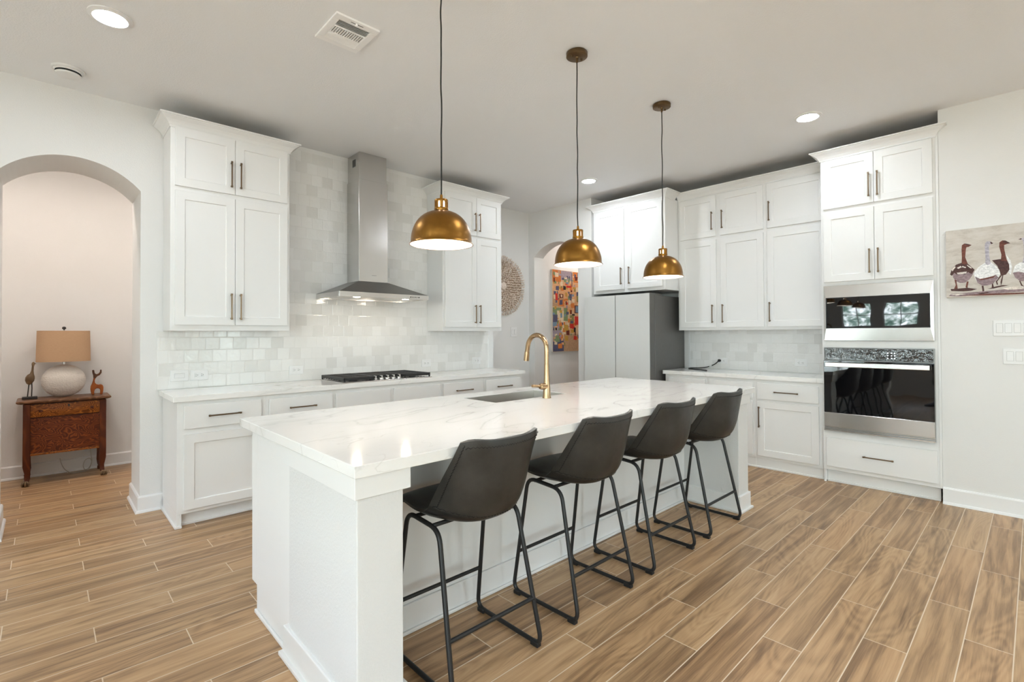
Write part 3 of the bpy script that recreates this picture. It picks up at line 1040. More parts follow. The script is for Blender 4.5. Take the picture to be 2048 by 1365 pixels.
# wall oven
ov = thing('wall_oven', 'black glass and stainless wall oven under the microwave', 'oven', (5.09, 0.928, 0.465))
u0, u1 = 0.549, 1.308
bxf(MB(), 'x', u0, u1, 5.080, 5.0975, 0.465, 1.203).build('frame', 'steel_dark', ov, False, 0.002)
cp = bxf(MB(), 'x', u0 + 0.006, u1 - 0.006, 5.066, 5.080, 1.094, 1.197).build('control_panel', 'panel_glass', ov, False, 0.004, 2)
k_ = MB()
for i in range(3):
    for j in range(3):
        bxf(k_, 'x', 0.842 - 0.020 * i - 0.006 * (i > 0), 0.849 - 0.020 * i - 0.006 * (i > 0), 5.0652, 5.0662, 1.116 + 0.021 * j, 1.122 + 0.021 * j)
k_.build('keypad_marks', 'clock_digits', cp)
dr = bxf(MB(), 'x', u0 + 0.002, u1 - 0.002, 5.056, 5.080, 0.628, 1.088).build('glass_door', 'black_glass', ov, False, 0.003)
sp_ = bxf(MB(), 'x', u0 + 0.002, u1 - 0.002, 5.054, 5.080, 0.505, 0.628).build('door_skirt', 'steel_h', ov, False, 0.002)
lg = MB()
for (a0, a1, b0, b1) in ((0.932, 0.960, 0.583, 0.586), (0.957, 0.960, 0.575, 0.586), (0.925, 0.931, 0.575, 0.581), (0.914, 0.922, 0.577, 0.580), (0.905, 0.911, 0.574, 0.580),
                         (0.893, 0.901, 0.575, 0.578), (0.884, 0.889, 0.574, 0.581), (0.905, 0.930, 0.568, 0.570)):
    bxf(lg, 'x', a0, a1, 5.0532, 5.0545, b0, b1)
lg.build('badge', 'knob_steel', sp_)
hb = MB()
bxf(hb, 'x', 0.573, 1.283, 5.000, 5.022, 1.034, 1.073)
h_o = hb.build('handle', 'steel_h', ov, False, 0.004, 2)
for yy in (0.582, 1.262):
    bxf(MB(), 'x', yy, yy + 0.013, 5.022, 5.057, 1.042, 1.066).build('handle_bracket', 'black_plastic', h_o)
vt = MB()
bxf(vt, 'x', u0, u1, 5.066, 5.0795, 0.498, 0.503)
bxf(vt, 'x', u0, u1, 5.062, 5.0795, 0.486, 0.492)
bxf(vt, 'x', u0, u1, 5.060, 5.0795, 0.4665, 0.478)
vt.build('vent_trim', 'steel_h', ov)

# refrigerator
fg = thing('refrigerator', 'grey glass front refrigerator with dark steel sides below the white two door cabinet', 'refrigerator', (5.3, 3.41, 0))
y0, y1 = 2.957, 3.868
bxf(MB(), 'x', y0 + 0.003, y1 - 0.003, 5.022, 5.70, 0.03, 1.768).build('body', 'fridge_side', fg, False, 0.004)
ym = 3.413
for (a0, a1) in ((y0, ym - 0.003), (ym + 0.003, y1)):
    d = MB()
    bxf(d, 'x', a0, a1, 4.906, 5.008, 0.62, 1.785)
    d_ = d.build('door', 'fridge_side', fg, False, 0.003)
    bxf(MB(), 'x', a0 + 0.001, a1 - 0.001, 4.900, 4.906, 0.621, 1.784).build('glass_panel', 'fridge_glass', d_, False, 0.0015)
for (b0, b1) in ((0.06, 0.33), (0.336, 0.614)):
    d = MB()
    bxf(d, 'x', y0, y1, 4.906, 5.008, b0, b1)
    d_ = d.build('drawer', 'fridge_side', fg, False, 0.003)
    bxf(MB(), 'x', y0 + 0.001, y1 - 0.001, 4.900, 4.906, b0 + 0.001, b1 - 0.001).build('glass_panel', 'fridge_glass', d_, False, 0.0015)
for yy in (y0 + 0.02, y1 - 0.11):
    bxf(MB(), 'x', yy, yy + 0.09, 4.97, 5.20, 1.768, 1.792).build('hinge_cover', 'fridge_side', fg, False, 0.006, 2)
for xx in (5.03, 5.62):
    for yy in (y0 + 0.04, y1 - 0.08):
        MB().box(xx, xx + 0.05, yy, yy + 0.04, 0, 0.031).build('foot', 'black_plastic', fg)

# ------------------------------------------------------------------ range hood
hd = thing('range_hood', 'stainless chimney range hood on the tiled wall above the gas cooktop', 'range hood', (2.3125, 4.5, 1.672))
yb = YA - t0 - 0.001
MB().box(2.160, 2.462, 4.390, yb, 1.842, 2.818).build('chimney', 'steel_v', hd, False, 0.0015)
up_ = MB().box(2.168, 2.454, 4.398, yb, 2.8185, ZC - 0.001).build('chimney_sleeve', 'steel_v', hd, False, 0.0015)
gr = MB()
gr.box(2.1668, 2.168, 4.476, 4.540, 2.955, 3.025)
for i in range(7):
    for j in range(4):
        pass
gr.build('vent_grille', 'dark_slot', up_)
gs = MB()
for i in range(8):
    gs.box(2.1655, 2.1668, 4.474, 4.542, 2.958 + i * 0.0088, 2.9605 + i * 0.0088)
gs.build('vent_grille', 'steel_dark', up_)
x0, x1, yf = 1.855, 2.770, 4.136
zt_, zl0, zl1 = 1.842, 1.672, 1.716
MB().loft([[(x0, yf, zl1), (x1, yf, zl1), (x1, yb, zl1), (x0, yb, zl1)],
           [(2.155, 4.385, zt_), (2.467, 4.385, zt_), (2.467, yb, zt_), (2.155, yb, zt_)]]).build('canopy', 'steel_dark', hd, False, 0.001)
lipm = MB()
lipm.box(x0, x1, yf, yf + 0.018, zl0, zl1)
lipm.box(x0, x0 + 0.018, yf + 0.018, yb, zl0, zl1)
lipm.box(x1 - 0.018, x1, yf + 0.018, yb, zl0, zl1)
lipm.box(x0 + 0.018, x1 - 0.018, yb - 0.018, yb, zl0, zl1)
lip_o = lipm.build('rim', 'steel_h', hd, False, 0.001)
MB().box(x0 + 0.018, x1 - 0.018, yf + 0.018, yb - 0.018, zl0 + 0.010, zl0 + 0.016).build('filter_panel', 'steel_h', hd)
btn = MB()
for i in range(6):
    cx = 2.565 + i * 0.0285 * 0.62 + (0.004 if i == 5 else 0)
    btn.lathe([(0.0, 0), (0.0062 if i in (0, 5) else 0.0045, 0), (0.0062 if i in (0, 5) else 0.0045, 0.002), (0.0, 0.002)], (0, 0, 0), 10)
    vs = btn.bm.verts[-40:]
    for v_ in vs:
        x_, y_, z_ = v_.co
        v_.co = (cx + x_, yf - z_, 1.694 + y_)
btn.build('control_buttons', 'dark_slot', lip_o)
for cx in (2.06, 2.565):
    MB().lathe([(0.0, 0.0), (0.030, 0.0), (0.030, 0.006), (0.0, 0.006)], (cx, yf + 0.095, zl0 + 0.003), 20).build('hood_light', 'hood_lamp', hd)
bd = MB()
for i, w_ in enumerate((0.005, 0.006, 0.004, 0.005, 0.006, 0.004, 0.005)):
    bd.box(2.290 + i * 0.0075, 2.290 + i * 0.0075 + w_, 4.3893, 4.390, 1.902, 1.908)
bd.build('badge', 'steel_dark', hd)

# ------------------------------------------------------------------ gas cooktop
ck = thing('gas_cooktop', 'stainless gas cooktop with black cast iron grates under the hood', 'cooktop', (2.3, 4.32, 0.914))
cx0, cx1, cy0, cy1 = 1.866, 2.775, 4.085, 4.590
MB().box(cx0, cx1, cy0, cy1, 0.9142, 0.922).build('tray', 'steel_h', ck, False, 0.003, 2)
for (a0, a1) in ((cx0 + 0.012, 2.165), (2.172, 2.468), (2.475, cx1 - 0.012)):
    g = MB()
    ym0 = cy0 + (0.015 if not (2.1 < a0 < 2.3) else 0.12)
    zt = 0.960
    for yy in (ym0, cy1 - 0.025):
        g.box(a0, a1, yy, yy + 0.012, zt - 0.024, zt)
    for xx in (a0, a1 - 0.012):
        g.box(xx, xx + 0.012, ym0, cy1 - 0.013, zt - 0.024, zt)
    kk = 9
    for i in range(1, kk):
        yy = ym0 + (cy1 - 0.013 - ym0) * i / kk
        g.box(a0 + 0.012, a1 - 0.012, yy - 0.004, yy + 0.004, zt - 0.012, zt - 0.001)
        for xx in (a0 - 0.001, a1 - 0.012):
            g.box(xx, xx + 0.013, yy - 0.008, yy + 0.008, zt - 0.030, zt - 0.022)
    g.box((a0 + a1) / 2 - 0.005, (a0 + a1) / 2 + 0.005, ym0, cy1 - 0.013, zt - 0.012, zt - 0.0005)
    for xx in (a0, a1 - 0.014):
        for yy in (ym0, cy1 - 0.027):
            g.box(xx, xx + 0.014, yy, yy + 0.014, 0.922, zt - 0.02)
    g.build('grate', 'cast_iron', ck, False, 0.002)
for (bx_, by_, br_) in ((2.015, 4.21, 0.042), (2.015, 4.45, 0.035), (2.32, 4.39, 0.052), (2.625, 4.21, 0.035), (2.625, 4.45, 0.042)):
    MB().lathe([(0.0, 0), (br_, 0), (br_, 0.010), (br_ * 0.8, 0.012), (br_ * 0.8, 0.018), (0.0, 0.019)], (bx_, by_, 0.922), 20).build('burner', 'cast_iron', ck, True)
for i in range(5):
    kx = 2.196 + i * 0.062
    kb = MB()
    kb.lathe([(0.0, 0), (0.021, 0), (0.020, 0.012), (0.014, 0.016), (0.0, 0.016)], (kx, 4.148, 0.922), 18)
    kb.box(kx - 0.007, kx + 0.007, 4.130, 4.166, 0.936, 0.958)
    kb.build('knob', 'knob_steel', ck, False, 0.003, 2)

# ------------------------------------------------------------------ island
isl = thing('kitchen_island', 'long white island base with square end posts under the veined worktop', 'kitchen island', (2.35, 2.1, 0))
IX0, IX1, IY0, IY1 = 0.7205, 3.988, 1.497, 2.775
bz = 0.873
sh = MB()
KY = 1.957
sh.box(0.752, 3.905, KY, KY + 0.02, 0, bz - 0.001)                 # knee wall under the overhang
sh.box(0.752, 0.772, KY + 0.02, 2.60, 0, bz - 0.001)               # end panels
sh.box(0.752, 0.772, 2.60, 2.675, 0.128, bz - 0.001)
sh.box(3.885, 3.905, KY + 0.02, 2.60, 0, bz - 0.001)
sh.box(3.885, 3.905, 2.60, 2.675, 0.128, bz - 0.001)
sh.box(0.772, 3.885, 2.655, 2.675, 0.128, bz - 0.001)              # kitchen side face
sh.box(0.772, 3.885, 2.58, 2.60, 0, 0.128)
sh.box(0.772, 3.885, 2.60, 2.655, 0.118, 0.128)
sh.build('cabinet_body', 'cabinet_paint', isl, False, 0.001)
for (c0, c1) in ((0.742, 0.914), (3.745, 3.917)):
    MB().box(c0, c1, 1.525, 2.140, 0, 0.80).build('end_post', 'island_plaster', isl, False, 0.004, 2)
    lo, hi = c0 - 0.014, c1 + 0.022
    if c0 > 2:
        lo, hi = c0 - 0.005, c1 + 0.016
    MB().box(lo, hi, 1.511, 2.194, 0.799, bz - 0.001).build('collar_board', 'cabinet_paint', isl, False, 0.0015)
    bb = MB()
    e0, e1 = c0 - 0.013, c1 + 0.013
    for (k0, k1, t_, sg) in ((0.0, 0.125, 0.013, 0), (0.0, 0.017, 0.028, 1)):
        bb.box(c0 - t_, c1 + t_, 1.525 - t_, 2.160 + t_, k0, k1)
    bb.build('post_base', 'cabinet_paint', isl, False, 0.004, 2)
kb = MB()
kb.box(0.95, 3.70, KY - 0.014, KY, 0.0, 0.125)
kb.box(0.95, 3.70, KY - 0.028, KY - 0.014, 0.0, 0.016)
kb.build('baseboard', 'cabinet_paint', isl, False, 0.004, 2)
kb = MB()
kb.box(0.740, 0.752, 2.19, 2.60, 0.0, 0.018)
kb.build('shoe_molding', 'cabinet_paint', isl, False, 0.004, 2)
for i, (a0, a1) in enumerate(((0.80, 1.40), (1.41, 1.98), (1.99, 2.68), (2.69, 3.27), (3.28, 3.86))):
    d = panel_front('y', a0, a1, 0.14, 0.86, 0).build('door', 'cabinet_paint', isl)
    for v_ in d.data.vertices:
        v_.co.y = (2.675 + 0.017 - (v_.co.y + isl.location.y)) - isl.location.y
sx0, sx1, sy0, sy1 = 2.012, 2.672, 2.275, 2.592
it = slab('island_countertop', IX0, IX1, IY0, IY1, 0.914, 0.041, 'long white quartz island worktop with grey veins and an undermount sink cutout', 'countertop', (sx0, sx1, sy0, sy1))

sk = thing('sink', 'undermount stainless sink set into the island worktop in front of the faucet', 'sink', ((sx0 + sx1) / 2, (sy0 + sy1) / 2, 0.66))
mb = MB()
e, q, zt_s = 0.0035, 0.001, 0.9115


def rc_(d, z):
    return [(sx0 + d, sy0 + d, z), (sx1 - d, sy0 + d, z), (sx1 - d, sy1 - d, z), (sx0 + d, sy1 - d, z)]


mb.loft([rc_(q, 0.665), rc_(q, zt_s), rc_(e, zt_s), rc_(e, 0.69), rc_(e + 0.012, 0.672)], True, True, True)
mb.build('basin', 'sink_steel', sk)
MB().lathe([(0.0, 0), (0.042, 0), (0.045, 0.003), (0.03, 0.002), (0.0, 0.001)], ((sx0 + sx1) / 2, (sy0 + sy1) / 2 + 0.06, 0.6705), 20).build('drain', 'knob_steel', sk, True)

# gooseneck faucet
FXc, FYc = 2.393, 2.205
fc = thing('faucet', 'brushed gold gooseneck faucet standing at the island sink', 'faucet', (FXc, FYc, 0.914))
MB().lathe([(0.0, 0.0), (0.0285, 0.0), (0.0285, 0.006), (0.0265, 0.012), (0.0225, 0.075), (0.0190, 0.13), (0.0175, 0.18), (0.0168, 0.222), (0.0168, 0.224), (0.0, 0.224)],
           (FXc, FYc, 0.9141), 28).build('body', 'gold_brushed', fc, True)
RA = 0.087
pts = [(FXc, FYc, 1.139), (FXc, FYc, 1.20)] + [(FXc, FYc + RA - RA * math.cos(t), 1.236 + RA * 1.04 * math.sin(t)) for t in [PI * i / 16 for i in range(17)]]
pts = pts[:-1] + [(FXc, FYc + 2 * RA + 0.002, 1.232)]
pts.append((FXc, FYc + 2 * RA + 0.006, 1.215))
MB().tube(pts, 0.0158, 16).build('spout', 'gold_brushed', fc, True)
MB().tube([(FXc, FYc + 2 * RA + 0.0062, 1.2135), (FXc, FYc + 2 * RA + 0.009, 1.190), (FXc, FYc + 2 * RA + 0.014, 1.152)], [0.0172, 0.0182, 0.0190], 16).build('spray_head', 'gold_brushed', fc, True)
hh = MB()
hh.tube([(FXc - 0.012, FYc, 0.992), (FXc - 0.052, FYc, 0.994), (FXc - 0.060, FYc, 0.9945), (FXc - 0.064, FYc, 0.995)], [0.0205, 0.0205, 0.018, 0.010], 18)
h_ = hh.build('valve', 'gold_brushed', fc, True)
MB().tube([(FXc - 0.060, FYc, 0.995), (FXc - 0.135, FYc, 1.003)], [0.0085, 0.0095], 12).build('handle', 'gold_brushed', h_, True)


# ------------------------------------------------------------------ bar stools
PROF = [(0.232, 0.605), (0.226, 0.626), (0.195, 0.638), (0.12, 0.636), (0.03, 0.622), (-0.05, 0.610), (-0.118, 0.604), (-0.182, 0.618),
        (-0.228, 0.662), (-0.254, 0.728), (-0.267, 0.800), (-0.276, 0.872), (-0.284, 0.942)]
SIDE = [(0.225, 0.606), (0.218, 0.626), (0.19, 0.636), (0.135, 0.633), (0.085, 0.629), (0.045, 0.628), (0.010, 0.633), (-0.024, 0.652),
        (-0.058, 0.697), (-0.098, 0.752), (-0.143, 0.815), (-0.190, 0.882), (-0.236, 0.950)]
HW = [0.180, 0.188, 0.197, 0.204, 0.207, 0.207, 0.206, 0.206, 0.207, 0.208, 0.207, 0.203, 0.197]
WRAP = [b_[0] - a_[0] for a_, b_ in zip(PROF, SIDE)]
LIFT = [b_[1] - a_[1] for a_, b_ in zip(PROF, SIDE)]
NP_ = len(PROF)


def samp(arr, t):
    f = t * (NP_ - 1)
    i = min(int(f), NP_ - 2)
    u_ = f - i
    g = lambda k: arr[max(0, min(NP_ - 1, k))]
    a, b_, c, d = g(i - 1), g(i), g(i + 1), g(i + 2)
    return 0.5 * ((2 * b_) + (c - a) * u_ + (2 * a - 5 * b_ + 4 * c - d) * u_ * u_ + (3 * b_ - a - 3 * c + d) * u_ ** 3)


PY, PZ = [p[0] for p in PROF], [p[1] for p in PROF]


def shell(u_, t):
    # rounded front and top corners
    tt = t
    if t > 0.9:
        tt = t - (t - 0.9) * 0.28 * max(0.0, (abs(u_) - 0.72) / 0.28) ** 2 * 1.0
    w = samp(HW, tt)
    if t < 0.06:
        w *= 1 - 0.06 * (1 - t / 0.06)
    y_ = samp(PY, tt) + samp(WRAP, tt) * abs(u_) ** 2.9
    z_ = samp(PZ, tt) + samp(LIFT, tt) * abs(u_) ** 2.7
    if t > 0.9:
        z_ += (t - 0.9) * 10 * 0.010 * (abs(u_) ** 2 - 0.4)
    return Vector((u_ * w, y_, z_))


def shell_n(u_, t):
    e_ = 0.01
    du = shell(min(1, u_ + e_), t) - shell(max(-1, u_ - e_), t)
    dt = shell(u_, min(1, t + e_)) - shell(u_, max(0, t - e_))
    nn = du.cross(dt)
    return nn.normalized() if nn.length > 1e-9 else Vector((0, 0, 1))


def shell_part(t0_, t1_, nt, th_in, th_out, crown_=0.0):
    """closed pad between the outer skin (under/behind) and the inner skin (sitting side)"""
    nu = 20
    mb = MB()
    inner, outer = [], []
    for i in range(nt + 1):
        t = t0_ + (t1_ - t0_) * i / nt
        ri, ro_ = [], []
        for j in range(nu + 1):
            u_ = -1 + 2 * j / nu
            p = shell(u_, t)
            nn = shell_n(u_, t)
            s = 1.0 if nn.dot(Vector((0, 0.5, 1))) > 0 else -1.0
            e_ = 1 - max(0.0, (abs(u_) - 0.86) / 0.14) ** 2 * 0.55
            if t1_ > 0.97 and t > 0.95:
                e_ *= 1 - ((t - 0.95) / 0.05) ** 2 * 0.5
            if t0_ < 0.03 and t < 0.05:
                e_ *= 1 - ((0.05 - t) / 0.05) ** 2 * 0.5
            puff = crown_ * (1 - u_ * u_) * math.sin(PI * min(1, max(0, (t - t0_) / (t1_ - t0_))))
            ri.append(p + nn * s * (th_in * e_ + puff))
            ro_.append(p - nn * s * th_out * e_)
        inner.append(ri)
        outer.append(ro_)
    V = mb.bm.verts.new
    I = [[V(p) for p in r_] for r_ in inner]
    O = [[V(p) for p in r_] for r_ in outer]
    F = mb.bm.faces.new
    for i in range(nt):
        for j in range(nu):
            F((I[i][j], I[i][j + 1], I[i + 1][j + 1], I[i + 1][j]))
            F((O[i][j], O[i + 1][j], O[i + 1][j + 1], O[i][j + 1]))
        F((I[i][0], I[i + 1][0], O[i + 1][0], O[i][0]))
        F((I[i][nu], O[i][nu], O[i + 1][nu], I[i + 1][nu]))
    for j in range(nu):
        F((I[0][j], O[0][j], O[0][j + 1], I[0][j + 1]))
        F((I[nt][j], I[nt][j + 1], O[nt][j + 1], O[nt][j]))
    return mb


def stitch_path(fn, k, amp, nrm):
    pts = []
    for i in range(k + 1):
        s = i / k
        p, side, nn = fn(s)
        pts.append(p + side * (amp if i % 2 else -amp) + nn * nrm)
    return pts


def make_stool():
    st = thing('bar_stool', '', 'bar stool', (0, 0, 0), 'dark leather counter stools along the island')
    TS = 0.62
    seat = shell_part(0.0, TS + 0.012, 22, 0.014, 0.012, 0.006).build('seat', ['leather_seat'], st, True)
    back = shell_part(TS, 1.0, 16, 0.013, 0.0125).build('backrest', ['leather'], st, True)

    def seam(s):
        u_ = -0.97 + 1.94 * s
        nn = shell_n(u_, TS + 0.012)
        if nn.dot(Vector((0, 0.5, 1))) < 0:
            nn = -nn
        return shell(u_, TS + 0.012), Vector((0, 0.35, 1)).normalized(), -nn

    def side_(sg):
        def f(s):
            t = TS + 0.02 + (0.985 - TS - 0.02) * s
            u_ = sg * 0.93
            nn = shell_n(u_, t)
            if nn.dot(Vector((0, 0.5, 1))) < 0:
                nn = -nn
            return shell(u_, t), Vector((1, 0, 0)), -nn
        return f

    def top_(s):
        u_ = -0.9 + 1.8 * s
        nn = shell_n(u_, 0.965)
        if nn.dot(Vector((0, 0.5, 1))) < 0:
            nn = -nn
        return shell(u_, 0.965), Vector((0, 0, 1)), -nn
    sm = MB()
    sm.tube(stitch_path(seam, 60, 0.0032, 0.0125), 0.0013, 4)
    for sg in (-1, 1):
        sm.tube(stitch_path(side_(sg), 44, 0.003, 0.0118), 0.0013, 4)
    sm.tube(stitch_path(top_, 54, 0.003, 0.0112), 0.0013, 4)
    sm.build('stitching', 'stitch_thread', back)
    for sg in (-1, 1):
        loop = [(sg * 0.232, -0.222, 0.0145), (sg * 0.232, 0.205, 0.0145), (sg * 0.210, 0.118, 0.603), (sg * 0.205, -0.098, 0.586)]
        lg_ = MB().tube(fillet(loop, 0.055, 7, True), 0.0098, 10, True).build('leg_frame', 'black_metal', st, True)
        for yy in (-0.207, 0.150):
            MB().box(sg * 0.232 - 0.013, sg * 0.232 + 0.013, yy, yy + 0.045, 0.0, 0.020).build('foot_pad', 'black_plastic', lg_, False, 0.003)
    # rear stretcher and front footrest
    for (y_, z_) in ((-0.182, 0.205), (0.178, 0.213)):
        MB().tube([(-0.2275, y_, z_), (0.2275, y_, z_)], 0.0085, 10).build('footrest' if y_ > 0 else 'stretcher', 'black_metal', st, True)
    sup = MB()
    for y_ in (-0.06, 0.075):
        sup.tube([(-0.206, y_, 0.594), (-0.10, y_, 0.594), (0.10, y_, 0.594), (0.206, y_, 0.594)], 0.009, 8)
    sup.build('seat_bracket', 'black_metal', st, True)
    return st


st0 = make_stool()
STL = ['dark leather bar stool nearest the camera, at the near post of the island', 'second dark leather bar stool from the camera along the island',
       'third dark leather bar stool from the camera, facing the faucet side', 'farthest dark leather bar stool, beside the far island post']
for i, (x_, rz) in enumerate(((1.304, 0.0), (2.008, 0.012), (2.684, -0.006), (3.372, 0.0))):
    s_ = st0 if i == 0 else copy_tree(st0)
    s_.location = (x_, 1.673, 0.0)
    s_.rotation_euler = (0, 0, rz)
    s_['label'] = STL[i]


# ------------------------------------------------------------------ pendants
def make_pendant(px, label):
    py, zr = 1.939, 1.760
    pd = thing('pendant_light', label, 'pendant light', (px, py, ZC), 'brass dome pendants over the island')
    cn = MB().lathe([(0.0, -0.034), (0.010, -0.034), (0.012, -0.028), (0.060, -0.027), (0.066, -0.024), (0.0665, -0.004), (0.064, -0.0005), (0.0, -0.0005)], (px, py, ZC), 32)
    cn_o = cn.build('canopy', 'dark_bronze', pd, True)
    sc_ = MB()
    for sg in (-1, 1):
        sc_.lathe([(0.0, -0.039), (0.005, -0.038), (0.006, -0.026), (0.0, -0.026)], (px + sg * 0.038, py - sg * 0.006, ZC), 10)
    sc_.lathe([(0.0, -0.062), (0.0065, -0.060), (0.0075, -0.030), (0.0, -0.030)], (px, py, ZC), 12)
    sc_.build('screw', 'dark_bronze', cn_o, True)
    top = zr + 0.237
    pts = []
    rnd = random.Random(int(px * 100))
    for i in range(15):
        t = i / 14
        a = 0.0 if i in (0, 14) else 0.0022
        pts.append((px + rnd.uniform(-a, a), py + rnd.uniform(-a, a), ZC - 0.058 + (top - ZC + 0.058) * t))
    MB().tube(catmull(pts, 3), 0.0036, 8).build('cord', 'cord_black', pd, True)
    # socket cap with open slots
    cp = MB()
    cp.lathe([(0.0, 0.240), (0.006, 0.240), (0.0075, 0.225), (0.009, 0.217), (0.031, 0.216), (0.0325, 0.212), (0.0325, 0.205), (0.030, 0.2048), (0.0, 0.2048)], (px, py, zr), 28)
    cp.lathe([(0.020, 0.166), (0.033, 0.166), (0.034, 0.171), (0.0325, 0.176), (0.020, 0.176)], (px, py, zr), 28)
    cp.lathe([(0.030, 0.160), (0.030, 0.166), (0.020, 0.166)], (px, py, zr), 28)
    for i in range(8):
        a0 = 2 * PI * i / 8 + 0.2
        ring = []
        for (rr_, aa) in ((0.0275, -0.25), (0.0315, -0.25), (0.0322, 0), (0.0315, 0.25), (0.0275, 0.25)):
            ring.append((px + rr_ * math.cos(a0 + aa), py + rr_ * math.sin(a0 + aa)))
        cp.prism(ring, 'z', zr + 0.174, zr + 0.206)
    cap_o = cp.build('socket_cap', 'antique_brass', pd, True)
    MB().lathe([(0.0, 0.168), (0.018, 0.168), (0.018, 0.204), (0.0, 0.204)], (px, py, zr), 16).build('slot_glow_core', 'slot_glow', cap_o, True)  # emissive core stands in for bulb light showing through the slots
    R_ = 0.143
    prof = [(0.150, 0.0), (0.1475, 0.004), (0.1440, 0.012)]
    for i in range(1, 15):
        t = PI / 2 * i / 14
        rr_ = max(0.026, 0.1440 * math.cos(t) ** 0.80)
        prof.append((rr_, 0.012 + 0.150 * math.sin(t) ** 1.0))
    sh_ = MB()
    seg = 48
    outer = [[(px + r_ * math.cos(2 * PI * i / seg), py + r_ * math.sin(2 * PI * i / seg), zr + z_) for i in range(seg)] for r_, z_ in prof]
    inner = [[(px + (r_ - 0.003) * math.cos(2 * PI * i / seg), py + (r_ - 0.003) * math.sin(2 * PI * i / seg), zr + (z_ if k == 0 else z_ - 0.0025)) for i in range(seg)] for k, (r_, z_) in enumerate(prof)]
    sh_.loft(outer, True, False, False, 0)
    sh_.loft(inner, True, False, False, 1)
    # rolled rim
    sh_.tube([(px + 0.1492 * math.cos(2 * PI * i / seg), py + 0.1492 * math.sin(2 * PI * i / seg), zr + 0.001) for i in range(seg)], 0.0022, 6, True, mi=0)
    sh_.build('shade', ['antique_brass', 'white_enamel'], pd, True, keep_normals=True)
    bl = MB().lathe([(0.0, 0.028), (0.018, 0.031), (0.030, 0.045), (0.034, 0.062), (0.030, 0.082), (0.018, 0.105), (0.014, 0.130), (0.0, 0.131)], (px, py, zr), 20)
    bl.build('bulb', 'bulb_glow', pd, True)
    return pd


make_pendant(1.372, 'antique brass dome pendant nearest the camera, hanging before the right upper cabinet')
make_pendant(2.396, 'antique brass dome pendant in the middle of the row of three')
make_pendant(3.410, 'antique brass dome pendant farthest away, in front of the refrigerator cabinet')


# ------------------------------------------------------------------ ceiling fittings
def can_light(x_, y_, label, lens='can_lens'):
    c = thing('ceiling_light', label, 'ceiling light', (x_, y_, ZC), 'round recessed ceiling lights')
    MB().lathe([(0.070, -0.0005), (0.100, -0.0005), (0.099, -0.006), (0.078, -0.014), (0.070, -0.010)], (x_, y_, ZC), 36).build('trim_ring', 'white_plastic', c, True)
    MB().lathe([(0.0, -0.012), (0.069, -0.010), (0.072, -0.006), (0.0, -0.005)], (x_, y_, ZC), 36).build('lens', lens, c, True)


can_light(0.254, 3.452, 'round recessed ceiling light near the smoke alarm, upper left')
can_light(4.467, 1.246, 'round recessed ceiling light in front of the wall oven cabinet', 'can_lens_soft')
can_light(4.497, 3.476, 'round recessed ceiling light by the refrigerator cabinet, beside the middle pendant cord', 'can_lens_bright')
for (x_, y_, lb) in ((2.37, 1.02, 'added unseen fill light in the ceiling above the bar stools'), (3.5, -0.9, 'added unseen fill light over the open floor past the stools'),  # out-of-view ceiling lamps added as ambient fill
                     (-1.9, 1.4, 'added unseen fill light over the black dining table'), (2.4, 3.47, None), (-1.9, -1.8, 'added unseen fill light at the window corner')):
    if lb:
        can_light(x_, y_, lb)

vn_ = thing('ceiling_vent', 'white square ceiling air vent with three louvre banks', 'vent', (1.262, 2.71, ZC))
vx0, vx1, vy0, vy1 = 1.134, 1.389, 2.562, 2.857
zb_ = ZC - 0.0125
fr_ = MB()
ix0, ix1, iy0, iy1 = vx0 + 0.036, vx1 - 0.036, vy0 + 0.045, vy1 - 0.040
fr_.box(vx0, vx1, vy0, iy0, zb_, ZC - 0.0005)
fr_.box(vx0, vx1, iy1, vy1, zb_, ZC - 0.0005)
fr_.box(vx0, ix0, iy0, iy1, zb_, ZC - 0.0005)
fr_.box(ix1, vx1, iy0, iy1, zb_, ZC - 0.0005)
ya, yb_ = iy0 + 0.066, iy0 + 0.140
fr_.box(ix0, ix1, ya - 0.005, ya + 0.005, zb_, ZC - 0.002)
fr_.box(ix0, ix1, yb_ - 0.005, yb_ + 0.005, zb_, ZC - 0.002)
fr_.build('frame', 'vent_metal', vn_, False, 0.0015)
MB().box(ix0, ix1, iy0, iy1, ZC - 0.0022, ZC - 0.0008).build('backing', 'dark_slot', vn_)
for i in range(5):
    yy = iy0 + 0.006 + i * 0.0125
    MB().prism([(yy, zb_ + 0.001), (yy + 0.0016, zb_ + 0.001), (yy + 0.0070, zb_ + 0.009), (yy + 0.0054, zb_ + 0.009)], 'x', ix0, ix1).build('louvre', 'vent_metal', vn_)
for i in range(14):
    xx = ix0 + 0.004 + (ix1 - ix0 - 0.008) * i / 13
    MB().box(xx - 0.0032, xx + 0.0032, ya + 0.005, yb_ - 0.005, zb_ + 0.0005, zb_ + 0.009).build('louvre', 'vent_metal', vn_)
for i in range(5):
    yy = yb_ + 0.007 + i * 0.0125
    MB().prism([(yy, zb_ + 0.009), (yy + 0.0016, zb_ + 0.009), (yy + 0.0115, zb_ + 0.001), (yy + 0.0099, zb_ + 0.001)], 'x', ix0, ix1).build('louvre', 'vent_metal', vn_)
MB().box(1.225, 1.298, vy0 + 0.020, vy0 + 0.024, zb_ - 0.0006, zb_ + 0.002).build('lever_slot', 'dark_slot', vn_)
MB().box(1.252, 1.262, vy0 + 0.014, vy0 + 0.028, zb_ - 0.012, zb_).build('lever', 'vent_metal', vn_, False, 0.001)

